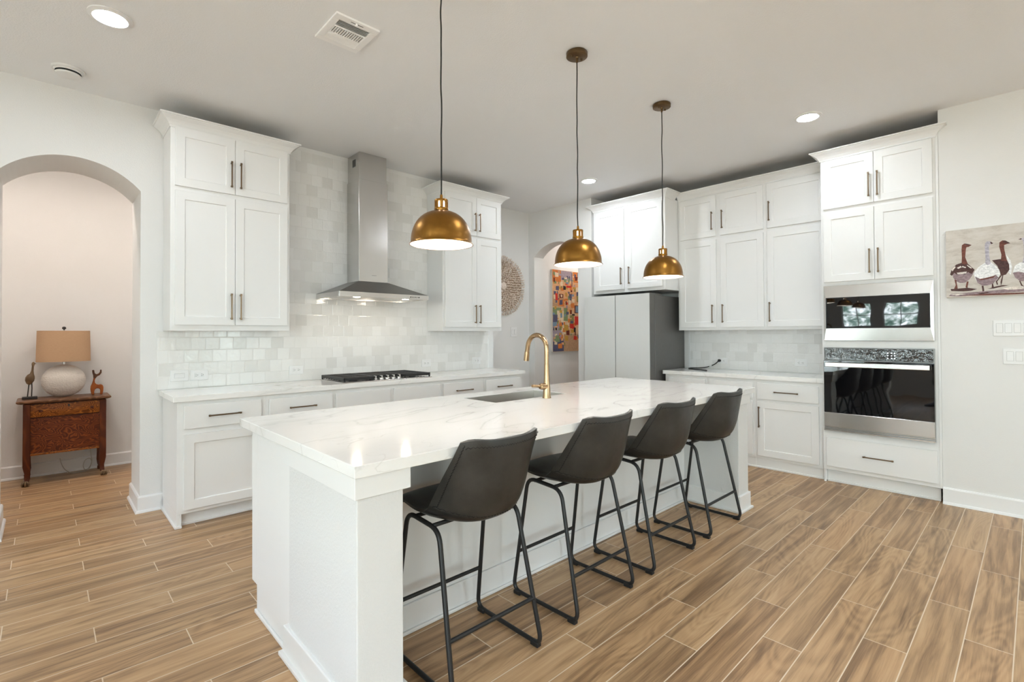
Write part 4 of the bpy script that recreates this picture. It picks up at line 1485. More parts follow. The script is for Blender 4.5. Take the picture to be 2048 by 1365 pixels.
sm_ = thing('smoke_alarm', 'round white smoke alarm on the ceiling near the archway', 'smoke alarm', (0.105, 4.325, ZC))
MB().lathe([(0.0, -0.014), (0.082, -0.014), (0.086, -0.010), (0.086, -0.0005), (0.0, -0.0005)], (0.105, 4.325, ZC), 36).build('base', 'white_plastic', sm_, True)
MB().lathe([(0.0, -0.046), (0.045, -0.046), (0.060, -0.042), (0.066, -0.034), (0.066, -0.033), (0.0, -0.033)], (0.105, 4.325, ZC), 36).build('cover', 'white_plastic', sm_, True)
MB().lathe([(0.058, -0.033), (0.058, -0.022), (0.0, -0.022)], (0.105, 4.325, ZC), 36).build('sensor_slot', 'dark_slot', sm_, True)
MB().lathe([(0.066, -0.022), (0.074, -0.014), (0.0, -0.014)], (0.105, 4.325, ZC), 36).build('collar', 'white_plastic', sm_, True)


# ------------------------------------------------------------------ switches and outlets
def plate(name, label, cat, facing, u0, u1, z0, z1, wall, group=None):
    th = 0.006
    p = thing(name, label, cat, pf(facing, (u0 + u1) / 2, wall, (z0 + z1) / 2), group)
    MB_ = bxf(MB(), facing, u0, u1, wall - th, wall - 0.0004, z0, z1)
    MB_.build('cover_plate', 'white_plastic', p, False, 0.003, 2)
    return p


def receptacle(p, facing, uc, zc, wall, horizontal=True):
    f = wall - 0.006
    w, h = (0.033, 0.017) if horizontal else (0.017, 0.033)
    bxf(MB(), facing, uc - w, uc + w, f - 0.002, f + 0.001, zc - h, zc + h).build('receptacle', 'white_plastic', p, False, 0.0015)
    sl = MB()
    for s in (-1, 1):
        c = uc + s * 0.019 if horizontal else uc
        zz = zc if horizontal else zc + s * 0.019
        if horizontal:
            for (du, dz, wu, wz) in ((-0.002, 0.006, 0.0045, 0.0012), (-0.002, -0.006, 0.0055, 0.0012), (0.008, 0.0, 0.0022, 0.0022)):
                bxf(sl, facing, c + du - wu, c + du + wu, f - 0.0026, f - 0.0018, zz + dz - wz, zz + dz + wz)
        else:
            for (du, dz, wu, wz) in ((-0.006, 0.002, 0.0012, 0.0045), (0.006, 0.002, 0.0012, 0.0055), (0.0, -0.008, 0.0022, 0.0022)):
                bxf(sl, facing, c + du - wu, c + du + wu, f - 0.0026, f - 0.0018, zz + dz - wz, zz + dz + wz)
    sl.build('slot', 'dark_slot', p)


def rocker(p, facing, uc, zc, wall, w=0.0165, h=0.033, pressed=0):
    f = wall - 0.006
    bxf(MB(), facing, uc - w - 0.0016, uc + w + 0.0016, f - 0.0006, f + 0.001, zc - h - 0.0016, zc + h + 0.0016).build('rocker_frame', 'rocker_gap', p)
    mb = MB()
    d0, d1 = (0.0055, 0.0015) if pressed else (0.0015, 0.0055)
    pts = [(f, zc - h), (f - d0, zc - h), (f - 0.0028, zc), (f - d1, zc + h), (f, zc + h)]
    if facing == 'x':
        mb.prism(pts, 'y', uc - w, uc + w)
    else:
        mb.prism(pts, 'x', uc - w, uc + w)
    mb.build('rocker', 'white_plastic', p)


wt = YA - t0
p = plate('light_switch', 'white horizontal rocker switch on the tile at the archway end', 'switch', 'y', 0.714, 0.837, 0.973, 1.061, wt)
rocker(p, 'y', 0.7755, 1.017, wt, 0.033, 0.0165)
OL = 'outlets on the hood wall tile'
for (a0, a1, lb) in ((0.847, 0.972, 'white outlet on the tile right beside the horizontal rocker switch'), (1.611, 1.735, 'white outlet on the tile just left of the cooktop'),
                     (3.016, 3.136, 'white outlet on the tile just right of the cooktop'), (3.728, 3.852, 'white outlet on the tile at the far end of the hood wall')):
    p = plate('power_outlet', lb, 'outlet', 'y', a0, a1, 0.974, 1.056, wt, OL)
    receptacle(p, 'y', (a0 + a1) / 2, 1.015, wt)
wr = XR - t0
p = plate('power_outlet', 'white outlet with a black plug in it on the short tiled backsplash', 'outlet', 'x', 2.444, 2.562, 0.979, 1.046, wr)
receptacle(p, 'x', 2.503, 1.013, wr)
p = plate('power_outlet', 'white empty outlet on the short tiled backsplash beside the wall oven cabinet', 'outlet', 'x', 1.622, 1.742, 0.982, 1.060, wr)
receptacle(p, 'x', 1.682, 1.021, wr)
p = plate('light_switch', 'white double switch plate on the wall below the round carving', 'switch', 'y', 4.735, 4.853, 1.294, 1.428, YA2)
for uc in (4.771, 4.817):
    rocker(p, 'y', uc, 1.361, YA2)
GS = 'switch plates under the goose canvas'
p = plate('light_switch', 'upper white multi switch plate on the wall under the goose canvas', 'switch', 'x', 0.219 - 0.212, 0.219, 1.303, 1.418, XB, GS)
for k in range(4):
    rocker(p, 'x', 0.185 - 0.046 * k, 1.361, XB, pressed=k % 2)
p = plate('light_switch', 'lower white switch plate on the wall under the goose canvas', 'switch', 'x', 0.169 - 0.166, 0.169, 1.098, 1.213, XB, GS)
for k in range(3):
    rocker(p, 'x', 0.132 - 0.046 * k, 1.156, XB, pressed=(k + 1) % 2)

# plug and charging lead on the short worktop
pc = thing('charging_lead', 'black power lead plugged in and lying on the short worktop', 'cord', (5.6, 2.6, 0.915))
pg = MB()
pg.tube([(wr - 0.0105, 2.530, 1.014), (wr - 0.030, 2.532, 1.014), (wr - 0.040, 2.534, 1.008)], [0.015, 0.016, 0.010], 14)
pg.build('plug', 'black_plastic', pc, True)
lead = catmull([(wr - 0.040, 2.534, 1.008), (wr - 0.045, 2.548, 0.992), (wr - 0.05, 2.585, 0.965), (wr - 0.055, 2.66, 0.935), (wr - 0.06, 2.74, 0.922), (wr - 0.09, 2.80, 0.9205),
                (wr - 0.15, 2.83, 0.9205), (wr - 0.22, 2.80, 0.9205), (wr - 0.27, 2.72, 0.9205), (wr - 0.31, 2.64, 0.9205), (wr - 0.37, 2.57, 0.9205), (wr - 0.43, 2.49, 0.9205)], 6)
ld = MB().tube(lead, 0.0055, 8).build('lead', 'cord_black', pc, True)
i0 = 14
MB().tube([lead[i0], lead[i0 + 1], lead[i0 + 2]], 0.0085, 10).build('cord_tag', 'white_plastic', ld)

# ------------------------------------------------------------------ wall art
md = thing('wall_carving', 'round whitewashed carved wood wall medallion on the corner wall', 'wall art', (4.59, YA2, 2.0))
mc = (4.588, YA2, 1.998)
dk = MB()
ring0 = [[(mc[0] + r_ * math.cos(2 * PI * i / 48), YA2 - y_, mc[2] + r_ * math.sin(2 * PI * i / 48)) for i in range(48)] for r_, y_ in ((0.355, 0.002), (0.355, 0.010), (0.05, 0.014))]
dk.loft(ring0, True, True, True)
dk.build('backing', 'medallion_back', md)
pt = MB()
rnd = random.Random(3)
r_ = 0.055
while r_ < 0.412:
    cnt = max(8, int(2 * PI * r_ / 0.034))
    for i in range(cnt):
        a = 2 * PI * (i + rnd.uniform(-0.2, 0.2)) / cnt
        rr_ = r_ + rnd.uniform(-0.006, 0.006)
        if rr_ > 0.398:
            rr_ = 0.398
        L_, wd, hgt = rnd.uniform(0.015, 0.022), rnd.uniform(0.007, 0.010), rnd.uniform(0.012, 0.020)
        ta = a + rnd.uniform(-1.0, 1.0)
        c = Vector((mc[0] + rr_ * math.cos(a), 0, mc[2] + rr_ * math.sin(a)))
        d1 = Vector((math.cos(ta), 0, math.sin(ta)))
        d2 = Vector((-math.sin(ta), 0, math.cos(ta)))
        yb0, yt = YA2 - 0.010, YA2 - 0.012 - hgt

        def Q(u_, v_, yy):
            q_ = c + d1 * (u_ * L_) + d2 * (v_ * wd)
            return (q_.x, yy, q_.z)
        base = [Q(-1, 0, yb0), Q(-0.3, -1, yb0), Q(0.5, -0.7, yb0), Q(1, 0, yb0), Q(0.5, 0.7, yb0), Q(-0.3, 1, yb0)]
        mid = [Q(-0.8, 0, yt + 0.006), Q(-0.25, -0.8, yt + 0.004), Q(0.4, -0.5, yt + 0.003), Q(0.95, 0, yt + 0.002), Q(0.4, 0.5, yt + 0.003), Q(-0.25, 0.8, yt + 0.004)]
        top = [Q(-0.4, 0, yt), Q(-0.1, -0.25, yt), Q(0.2, -0.2, yt), Q(0.5, 0, yt), Q(0.2, 0.2, yt), Q(-0.1, 0.25, yt)]
        pt.loft([base, mid, top], True, True, True)
    r_ += 0.0285
pt.build('petals', 'medallion_wash', md)
MB().loft([[(mc[0] + rr_ * math.cos(2 * PI * i / 24), YA2 - yy, mc[2] + rr_ * math.sin(2 * PI * i / 24)) for i in range(24)] for rr_, yy in ((0.050, 0.012), (0.050, 0.026), (0.030, 0.034), (0.012, 0.030))]).build('boss', 'medallion_wash', md, True)

# abstract canvas in the passage beyond the arch
AX0, AX1, AZ0, AZ1 = 5.572, 6.34, 1.060, 2.310
AY = YA2 - 0.036
names = ['canvas_edge', 'abstract_field'] + ['abstract_' + k for k in ABS]
ki = {k: i + 2 for i, k in enumerate(ABS)}
cv = MB()
cv.box(AX0, AX1, AY, YA2 - 0.001, AZ0, AZ1, 0)
cv.poly([(AX0, AY - 0.0003, AZ0), (AX1, AY - 0.0003, AZ0), (AX1, AY - 0.0003, AZ1), (AX0, AY - 0.0003, AZ1)], 1)
lay = [0]


def rect(u0, v0, u1, v1, k):
    """u,v in the photographed strip: 0..1 across and down"""
    W_, H_ = 0.645, AZ1 - AZ0
    lay[0] += 1
    yy = AY - 0.0005 - lay[0] * 0.000012
    a0, a1 = AX0 + max(0.0, u0) * W_, min(AX1, AX0 + u1 * W_)
    b0, b1 = AZ1 - min(1.0, v1) * H_, AZ1 - max(0.0, v0) * H_
    j = lambda s: rnd.uniform(-s, s)
    s = 0.006
    if a0 <= AX0 + 0.001:
        jl = 0
    cv.poly([(max(AX0, a0 + j(s)), yy, max(AZ0, b0 + j(s))), (min(AX1, a1 + j(s)), yy, max(AZ0, b0 + j(s))), (min(AX1, a1 + j(s)), yy, min(AZ1, b1 + j(s))), (max(AX0, a0 + j(s)), yy, min(AZ1, b1 + j(s)))], ki[k])


rnd = random.Random(11)
for (u0, v0, u1, v1, k) in ((0, 0, 0.3, 0.15, 'orange'), (0.3, 0, 0.72, 0.12, 'lav'), (0.75, 0, 1.19, 0.14, 'orange'), (0, 0.15, 1.19, 0.3, 'peach'), (0, 0.3, 0.4, 0.45, 'tan'),
                            (0.4, 0.25, 1.19, 0.5, 'peach'), (0.0, 0.46, 0.3, 0.56, 'green'), (0.15, 0.5, 0.45, 0.8, 'cream'), (0.4, 0.46, 0.55, 0.62, 'green'), (0, 0.66, 0.35, 0.9, 'lav'),
                            (0, 0.84, 0.42, 1.0, 'navy'), (0.4, 0.78, 1.19, 1.0, 'tan'), (0.62, 0.55, 0.78, 0.68, 'olive')):
    rect(u0, v0, u1, v1, k)
kk = list(ABS)
for i in range(150):
    u0, v0 = rnd.uniform(0, 1.12), rnd.uniform(0, 0.9)
    w_, h_ = rnd.uniform(0.03, 0.11), rnd.uniform(0.015, 0.055)
    k = rnd.choice(('peach', 'cream', 'tan', 'orange', 'orange', 'ochre', 'olive', 'lav', 'navy', 'blue', 'maroon', 'red', 'cream', 'peach', 'green'))
    rect(u0, v0, u0 + w_, v0 + h_, k)
for (u0, v0, u1, v1, k) in ((0.09, 0.035, 0.22, 0.09, 'cream'), (0.82, 0.06, 0.92, 0.11, 'maroon'), (0.69, 0.02, 0.72, 0.19, 'navy'), (0.12, 0.2, 0.22, 0.25, 'navy'), (0.38, 0.19, 0.48, 0.24, 'black'),
                            (0.5, 0.18, 0.68, 0.21, 'red'), (0.24, 0.29, 0.38, 0.34, 'maroon'), (0.29, 0.30, 0.34, 0.33, 'cream'), (0.10, 0.29, 0.18, 0.37, 'red'), (0.18, 0.36, 0.42, 0.44, 'orange'),
                            (0.24, 0.365, 0.35, 0.425, 'navy'), (0.80, 0.42, 1.10, 0.52, 'maroon'), (0.84, 0.43, 1.08, 0.515, 'blue'), (0.88, 0.25, 1.0, 0.32, 'navy'), (0.88, 0.30, 1.0, 0.38, 'olive'),
                            (0.80, 0.565, 0.98, 0.67, 'red'), (0.62, 0.655, 0.76, 0.715, 'red'), (0.76, 0.81, 0.87, 0.86, 'red'), (0.48, 0.735, 0.60, 0.80, 'maroon'), (0.43, 0.81, 0.56, 0.87, 'ochre'),
                            (0.40, 0.67, 0.56, 0.74, 'ochre'), (0.0, 0.55, 0.17, 0.64, 'navy'), (0.0, 0.64, 0.15, 0.69, 'blue'), (0.02, 0.705, 0.05, 0.74, 'black'), (0.09, 0.705, 0.15, 0.74, 'black'),
                            (0.10, 0.80, 0.24, 0.88, 'green'), (0.0, 0.91, 0.18, 0.98, 'navy'), (0.18, 0.90, 0.33, 0.96, 'orange'), (0.55, 0.59, 0.63, 0.64, 'orange'), (0.76, 0.70, 0.84, 0.76, 'black'),
                            (0.70, 0.53, 0.80, 0.555, 'black'), (0.66, 0.40, 0.78, 0.455, 'orange'), (0.45, 0.27, 0.53, 0.32, 'ochre'), (0.86, 0.19, 0.97, 0.25, 'cream'), (0.70, 0.35, 0.80, 0.39, 'cream')):
    rect(u0, v0, u1, v1, k)
tag(cv.build('abstract_painting', names, None, keep_normals=False), 'tall colourful abstract canvas of patchwork blocks seen through the far arch', 'painting')

# goose canvas on the right wall
GEESE = [
  ('mauve', [(0.437,1.789),(0.401,1.81),(0.355,1.805),(0.312,1.801),(0.325,1.76),(0.342,1.729),(0.367,1.707),(0.395,1.707),(0.416,1.723),(0.433,1.751)]),
  ('umber', [(0.451,1.776),(0.44,1.818),(0.415,1.849),(0.383,1.86),(0.351,1.852),(0.324,1.816),(0.312,1.801),(0.328,1.77),(0.349,1.786),(0.366,1.769),(0.39,1.785),(0.412,1.773),(0.426,1.788),(0.44,1.766)]),
  ('cream', [(0.411,1.825),(0.39,1.837),(0.383,1.827),(0.404,1.815)]),
  ('cream', [(0.379,1.836),(0.359,1.824),(0.362,1.818),(0.383,1.827)]),
  ('cream', [(0.412,1.787),(0.383,1.789),(0.355,1.791),(0.359,1.777),(0.391,1.773),(0.408,1.777)]),
  ('cream', [(0.355,1.843),(0.327,1.817),(0.331,1.81),(0.351,1.831)]),
  ('cream', [(0.442,1.814),(0.422,1.838),(0.418,1.83),(0.437,1.799)]),
  ('rust', [(0.384,1.855),(0.382,1.903),(0.383,1.96),(0.381,1.993),(0.367,2.005),(0.35,2.0),(0.326,1.988),(0.343,1.976),(0.355,1.975),(0.359,1.957),(0.363,1.9),(0.35,1.852),(0.365,1.844)]),
  ('umber', [(0.367,1.998),(0.36,2.004),(0.343,1.997),(0.326,1.988),(0.35,1.988)]),
  ('rust', [(0.426,1.736),(0.419,1.692),(0.429,1.664),(0.408,1.665),(0.409,1.677),(0.414,1.716),(0.414,1.73)]),
  ('rust', [(0.356,1.716),(0.364,1.672),(0.353,1.664),(0.351,1.682),(0.346,1.715)]),
  ('umber', [(0.449,1.665),(0.402,1.665),(0.353,1.668),(0.299,1.654),(0.333,1.644),(0.375,1.642),(0.445,1.649)]),
  ('white', [(0.144,1.893),(0.122,1.85),(0.114,1.8),(0.121,1.746),(0.133,1.761),(0.129,1.819)]),
  ('umber', [(0.218,1.861),(0.196,1.863),(0.174,1.865),(0.141,1.857),(0.129,1.819),(0.128,1.783),(0.146,1.749),(0.172,1.742),(0.178,1.77),(0.19,1.817),(0.206,1.841)]),
  ('rust', [(0.172,1.851),(0.168,1.896),(0.179,1.957),(0.177,1.988),(0.162,2.0),(0.146,1.997),(0.121,1.974),(0.137,1.971),(0.153,1.964),(0.153,1.935),(0.143,1.866),(0.14,1.847)]),
  ('umber', [(0.162,1.995),(0.146,1.997),(0.121,1.974),(0.137,1.974),(0.156,1.983)]),
  ('umber', [(0.175,1.747),(0.2,1.703),(0.194,1.678),(0.188,1.68),(0.192,1.703),(0.168,1.742)]),
  ('umber', [(0.165,1.746),(0.175,1.697),(0.173,1.669),(0.167,1.692),(0.16,1.745)]),
  ('white', [(0.318,1.773),(0.304,1.8),(0.283,1.826),(0.256,1.846),(0.223,1.847),(0.2,1.822),(0.181,1.788),(0.175,1.76),(0.188,1.721),(0.215,1.686),(0.245,1.677),(0.271,1.677),(0.298,1.702),(0.311,1.736)]),
  ('mauve', [(0.311,1.75),(0.284,1.729),(0.257,1.733),(0.231,1.733),(0.198,1.753),(0.185,1.729),(0.215,1.686),(0.245,1.677),(0.271,1.677),(0.298,1.702)]),
  ('rust', [(0.298,1.737),(0.284,1.729),(0.257,1.733),(0.211,1.745),(0.198,1.753),(0.211,1.732),(0.257,1.722),(0.281,1.719)]),
  ('lav', [(0.254,1.842),(0.252,1.888),(0.255,1.957),(0.254,1.989),(0.244,2.004),(0.224,2.002),(0.21,1.986),(0.221,1.98),(0.23,1.977),(0.233,1.954),(0.232,1.894),(0.224,1.838),(0.24,1.826)]),
  ('umber', [(0.228,1.999),(0.219,1.996),(0.21,1.984),(0.221,1.98)]),
  ('umber', [(0.275,1.677),(0.271,1.63),(0.261,1.639),(0.265,1.676)]),
  ('umber', [(0.22,1.686),(0.222,1.655),(0.209,1.658),(0.215,1.691)]),
  ('white', [(0.111,1.759),(0.101,1.807),(0.079,1.827),(0.054,1.834),(0.027,1.808),(0.009,1.771),(0.012,1.728),(0.04,1.695),(0.074,1.695),(0.099,1.722)]),
  ('mauve', [(0.111,1.759),(0.083,1.765),(0.055,1.754),(0.012,1.741),(0.016,1.715),(0.04,1.693),(0.074,1.695),(0.099,1.722)]),
  ('lav', [(0.063,1.826),(0.055,1.865),(0.054,1.918),(0.057,1.976),(0.064,1.993),(0.081,1.996),(0.067,2.001),(0.055,2.005),(0.038,1.996),(0.034,1.973),(0.036,1.907),(0.031,1.822)]),
  ('umber', [(0.081,1.996),(0.067,2.002),(0.064,1.999),(0.066,1.991)]),
  ('umber', [(0.08,1.698),(0.07,1.662),(0.056,1.657),(0.065,1.67),(0.074,1.698)]),
  ('umber', [(0.037,1.697),(0.034,1.659),(0.022,1.658),(0.03,1.668),(0.033,1.696)]),
  ('mauve', [(0.446,1.627),(0.333,1.632),(0.199,1.639),(0.056,1.652),(-0.02,1.655),(-0.019,1.625),(0.057,1.621),(0.232,1.614),(0.403,1.605),(0.46,1.611)]),
  ('umber', [(0.299,1.623),(0.245,1.629),(0.232,1.621),(0.285,1.615)]),
  ('umber', [(0.245,1.652),(0.199,1.667),(0.166,1.673),(0.131,1.67),(0.173,1.662),(0.212,1.652)]),
  ('cream', [(0.173,1.651),(0.103,1.66),(0.056,1.65),(0.056,1.639),(0.134,1.637)]),
  ('rust', [(0.396,1.61),(0.265,1.616),(0.057,1.614),(0.057,1.603),(0.265,1.604)]),
  ('cream', [(0.456,1.623),(0.396,1.626),(0.361,1.622),(0.417,1.613)]),
]
GN = ['mauve', 'umber', 'cream', 'rust', 'white', 'lav']
gc = MB()
GX = 5.068
gc.box(GX, XB - 0.001, -0.30, 0.473, 1.598, 2.114, 0)
gc.poly([(GX - 0.0003, -0.30, 1.598), (GX - 0.0003, 0.473, 1.598), (GX - 0.0003, 0.473, 2.114), (GX - 0.0003, -0.30, 2.114)], 1)
for k, (c_, pp_) in enumerate(GEESE):
    gc.poly([(GX - 0.0005 - k * 0.00003, a, b_) for a, b_ in pp_], 2 + GN.index(c_))
gcv = gc.build('goose_painting', ['canvas_edge', 'goose_ground'] + ['goose_' + k for k in GN])
tag(gcv, 'landscape canvas of standing geese on the right wall above the switches', 'painting')
bmx = bmesh.new()
bmx.from_mesh(gcv.data)
bmesh.ops.triangulate(bmx, faces=[f for f in bmx.faces if len(f.verts) > 4], ngon_method='EAR_CLIP')
bmx.to_mesh(gcv.data)
bmx.free()

# ------------------------------------------------------------------ washstand corner in the passage
ws = thing('washstand', 'antique tiger oak washstand with claw feet against the passage wall', 'cabinet', (0.15, 6.35, 0))
wf = 6.165
# top with a gentle serpentine front
N_ = 24
def serp(t, base, amp):
    return base - amp * (0.5 - 0.5 * math.cos(2 * PI * t)) * 1.0 + amp * 0.55 * math.exp(-((t - 0.5) / 0.16) ** 2)
tops = []
for (zz, gx, gy) in ((0.728, 0.030, 0.030), (0.734, 0.012, 0.010), (0.742, 0.0, 0.0), (0.752, 0.0, 0.0), (0.757, 0.006, 0.006)):
    x0_, x1_ = -0.180 + gx, 0.472 - gx
    ring = [(x0_ + (x1_ - x0_) * i / N_, serp(i / N_, 6.135, 0.018) + gy, zz) for i in range(N_ + 1)]
    ring += [(x1_, 6.515, zz), (x0_, 6.515, zz)]
    tops.append(ring)
MB().loft(tops).build('top', 'oak_top', ws, False)
body = MB()
body.box(-0.128, 0.428, wf + 0.018, 6.50, 0.268, 0.727)
body.build('carcass', 'oak_frame', ws, False, 0.002)


def bowed(x0_, x1_, z0_, z1_, y_, amp, zb):
    rows = []
    for j in range(9):
        zz = z0_ + (z1_ - z0_) * j / 8
        vb = zb * math.sin(PI * j / 8)
        rows.append([(x0_ + (x1_ - x0_) * i / 20, serp(i / 20, y_, amp) - vb, zz) for i in range(21)])
    mb_ = MB()
    V_ = mb_.bm.verts.new
    Fv = [[V_(p_) for p_ in r__] for r__ in rows]
    Bv = [[V_((p_[0], wf + 0.017, p_[2])) for p_ in r__] for r__ in rows]
    F_ = mb_.bm.faces.new
    for j in range(8):
        for i in range(20):
            F_((Fv[j][i], Fv[j][i + 1], Fv[j + 1][i + 1], Fv[j + 1][i]))
        F_((Fv[j][0], Fv[j + 1][0], Bv[j + 1][0], Bv[j][0]))
        F_((Fv[j][20], Bv[j][20], Bv[j + 1][20], Fv[j + 1][20]))
    for i in range(20):
        F_((Fv[0][i], Bv[0][i], Bv[0][i + 1], Fv[0][i + 1]))
        F_((Fv[8][i], Fv[8][i + 1], Bv[8][i + 1], Bv[8][i]))
    return mb_


dr_ = bowed(-0.086, 0.392, 0.606, 0.720, wf, 0.014, 0.008).build('drawer', 'oak_drawer', ws, True)
kh = MB()
for v_ in range(1):
    kh.box(0.163, 0.172, 6.146, 6.152, 0.683, 0.702)
kh.lathe([(0.0, 0), (0.008, 0), (0.008, 0.004), (0.0, 0.004)], (0, 0, 0), 10)
for v_ in kh.bm.verts[8:]:
    x_, y_, z_ = v_.co
    v_.co = (0.1675 + x_, 6.152 - z_, 0.698 + y_)
kh.build('keyhole', 'dark_slot', dr_)
pn = bowed(-0.086, 0.392, 0.283, 0.598, wf + 0.006, 0.006, 0.0).build('drop_panel', 'oak_panel', ws, True)
MB().box(-0.088, 0.394, wf - 0.002, wf + 0.017, 0.264, 0.281).build('lower_rail', 'oak_drawer', ws, False, 0.002)
def knob_(x_, z_, par):
    mb_ = MB().lathe([(0.0, 0), (0.007, 0), (0.006, 0.010), (0.013, 0.015), (0.012, 0.022), (0.0, 0.024)], (0, 0, 0), 14)
    for v_ in mb_.bm.verts:
        a_, b_, c_ = v_.co
        v_.co = (x_ + a_, 6.160 - c_, z_ + b_)
    mb_.build('knob', 'oak_frame', par, True)
knob_(-0.020, 0.660, dr_)
knob_(0.330, 0.660, dr_)
knob_(-0.045, 0.500, pn)
for (lx, ly, front_) in ((-0.112, wf + 0.012, 1), (0.412, wf + 0.012, 1), (-0.112, 6.485, 0), (0.412, 6.485, 0)):
    sg = -1 if lx < 0.1 else 1
    path = [(lx, ly, 0.726), (lx, ly, 0.45), (lx, ly, 0.25), (lx + sg * 0.000, ly, 0.17), (lx - sg * 0.008, ly + 0.004, 0.10), (lx - sg * 0.004, ly, 0.055), (lx + sg * 0.004, ly - 0.008, 0.035)]
    rings = []
    for (px_, py_, pz_), s_ in zip(path, (0.024, 0.024, 0.025, 0.024, 0.019, 0.017, 0.020)):
        rings.append([(px_ - s_, py_ - s_, pz_), (px_ + s_, py_ - s_, pz_), (px_ + s_, py_ + s_, pz_), (px_ - s_, py_ + s_, pz_)])
    lg_ = MB().loft(rings).build('leg', 'oak_frame', ws, True, 0.003)
    if front_:
        cl = MB()
        bxx, byy = lx + sg * 0.006, ly - 0.014
        cl.lathe([(0.0, 0.0), (0.016, 0.002), (0.026, 0.014), (0.027, 0.024), (0.020, 0.038), (0.0, 0.044)], (bxx, byy, 0.0), 14)
        for q_ in (-0.7, 0.0, 0.7):
            dx, dy = math.sin(q_) * 0.026, -math.cos(q_) * 0.026
            cl.tube([(bxx + dx * 0.4, byy + dy * 0.4, 0.044), (bxx + dx * 1.0, byy + dy * 1.0, 0.034), (bxx + dx * 1.25, byy + dy * 1.25, 0.018), (bxx + dx * 1.15, byy + dy * 1.15, 0.003)], [0.008, 0.0085, 0.007, 0.003], 8)
        cl.build('claw_foot', 'bird_wood', lg_, True)
    else:
        MB().box(lx - 0.02, lx + 0.02, ly - 0.02, ly + 0.02, 0, 0.034).build('block_foot', 'oak_frame', lg_, False, 0.003)

ZT = 0.757
lp = thing('table_lamp', 'table lamp with flat oval white ceramic base and tan drum shade on the washstand', 'lamp', (0.136, 6.37, ZT))
lx, ly = 0.136, 6.36
pr_ = [(0.0, 0.0)] + [(math.cos(t) ** 0.92 * 0.160 if abs(t) < PI / 2 - 0.01 else 0.0, 0.152 + 0.1515 * math.sin(t)) for t in [-PI / 2 * 0.93 + PI * 0.93 * i / 22 for i in range(23)]]
pr_ += [(0.030, 0.300), (0.028, 0.306), (0.0, 0.306)]
MB().lathe(pr_, (lx, ly, ZT + 0.001), 48, 1.0, 0.55).build('ceramic_base', 'lamp_ceramic', lp, True)
MB().lathe([(0.0, 0.305), (0.012, 0.305), (0.012, 0.34), (0.006, 0.345), (0.006, 0.635), (0.0, 0.635)], (lx, ly, ZT), 14).build('stem', 'knob_steel', lp, True)
shd = MB()
oz, iz = [], []
sg_ = 56
for (rx_, z_) in ((0.195, 0.336), (0.189, 0.627)):
    oz.append([(lx + rx_ * math.cos(2 * PI * i / sg_), ly + rx_ * 0.62 * math.sin(2 * PI * i / sg_), ZT + z_) for i in range(sg_)])
    iz.append([(lx + (rx_ - 0.002) * math.cos(2 * PI * i / sg_), ly + (rx_ - 0.002) * 0.62 * math.sin(2 * PI * i / sg_), ZT + z_) for i in range(sg_)])
shd.loft([oz[0], oz[1], iz[1], iz[0], oz[0]], True, False, False)
shade_o = shd.build('lamp_shade', 'shade_linen', lp, True)
spd = MB()
for q_ in range(3):
    a_ = 2 * PI * q_ / 3 + 0.3
    spd.tube([(lx, ly, ZT + 0.622), (lx + 0.188 * math.cos(a_), ly + 0.115 * math.sin(a_), ZT + 0.624)], 0.002, 6)
spd.build('spider', 'knob_steel', shade_o)
MB().lathe([(0.0, 0.634), (0.006, 0.634), (0.006, 0.640), (0.015, 0.646), (0.0155, 0.655), (0.010, 0.665), (0.0, 0.668)], (lx, ly, ZT), 16).build('finial', 'dark_base_wood', lp, True)

brd = thing('bird_figurine', 'carved long legged bird figurine on a black base left of the lamp', 'figurine', (-0.09, 6.33, ZT))
bx_, by_ = -0.094, 6.33
MB().box(bx_ - 0.052, bx_ + 0.050, by_ - 0.032, by_ + 0.032, ZT + 0.0005, ZT + 0.024).build('plinth', 'dark_base_wood', brd, False, 0.003)
MB().tube([(bx_ - 0.016, by_, ZT + 0.024), (bx_ - 0.010, by_, ZT + 0.10), (bx_ - 0.006, by_, ZT + 0.148)], 0.0042, 8).build('leg', 'dark_base_wood', brd, True)
MB().tube([(bx_ + 0.011, by_, ZT + 0.024), (bx_ + 0.013, by_, ZT + 0.10), (bx_ + 0.012, by_, ZT + 0.148)], 0.0042, 8).build('leg', 'dark_base_wood', brd, True)
bb_ = MB()
bb_.tube([(bx_ - 0.004, by_, ZT + 0.132), (bx_ - 0.005, by_, ZT + 0.145), (bx_ - 0.003, by_, ZT + 0.170), (bx_, by_, ZT + 0.195), (bx_ + 0.006, by_, ZT + 0.215), (bx_ + 0.012, by_, ZT + 0.232), (bx_ + 0.015, by_, ZT + 0.26), (bx_ + 0.018, by_, ZT + 0.30), (bx_ + 0.020, by_, ZT + 0.318), (bx_ + 0.021, by_, ZT + 0.330), (bx_ + 0.021, by_, ZT + 0.340)],
         [0.006, 0.020, 0.031, 0.032, 0.026, 0.014, 0.0085, 0.0075, 0.011, 0.011, 0.004], 16)
bb_.tube([(bx_ + 0.024, by_, ZT + 0.328), (bx_ + 0.040, by_ - 0.01, ZT + 0.322)], [0.005, 0.0015], 8)
bb_.build('body', 'bird_wood', brd, True)

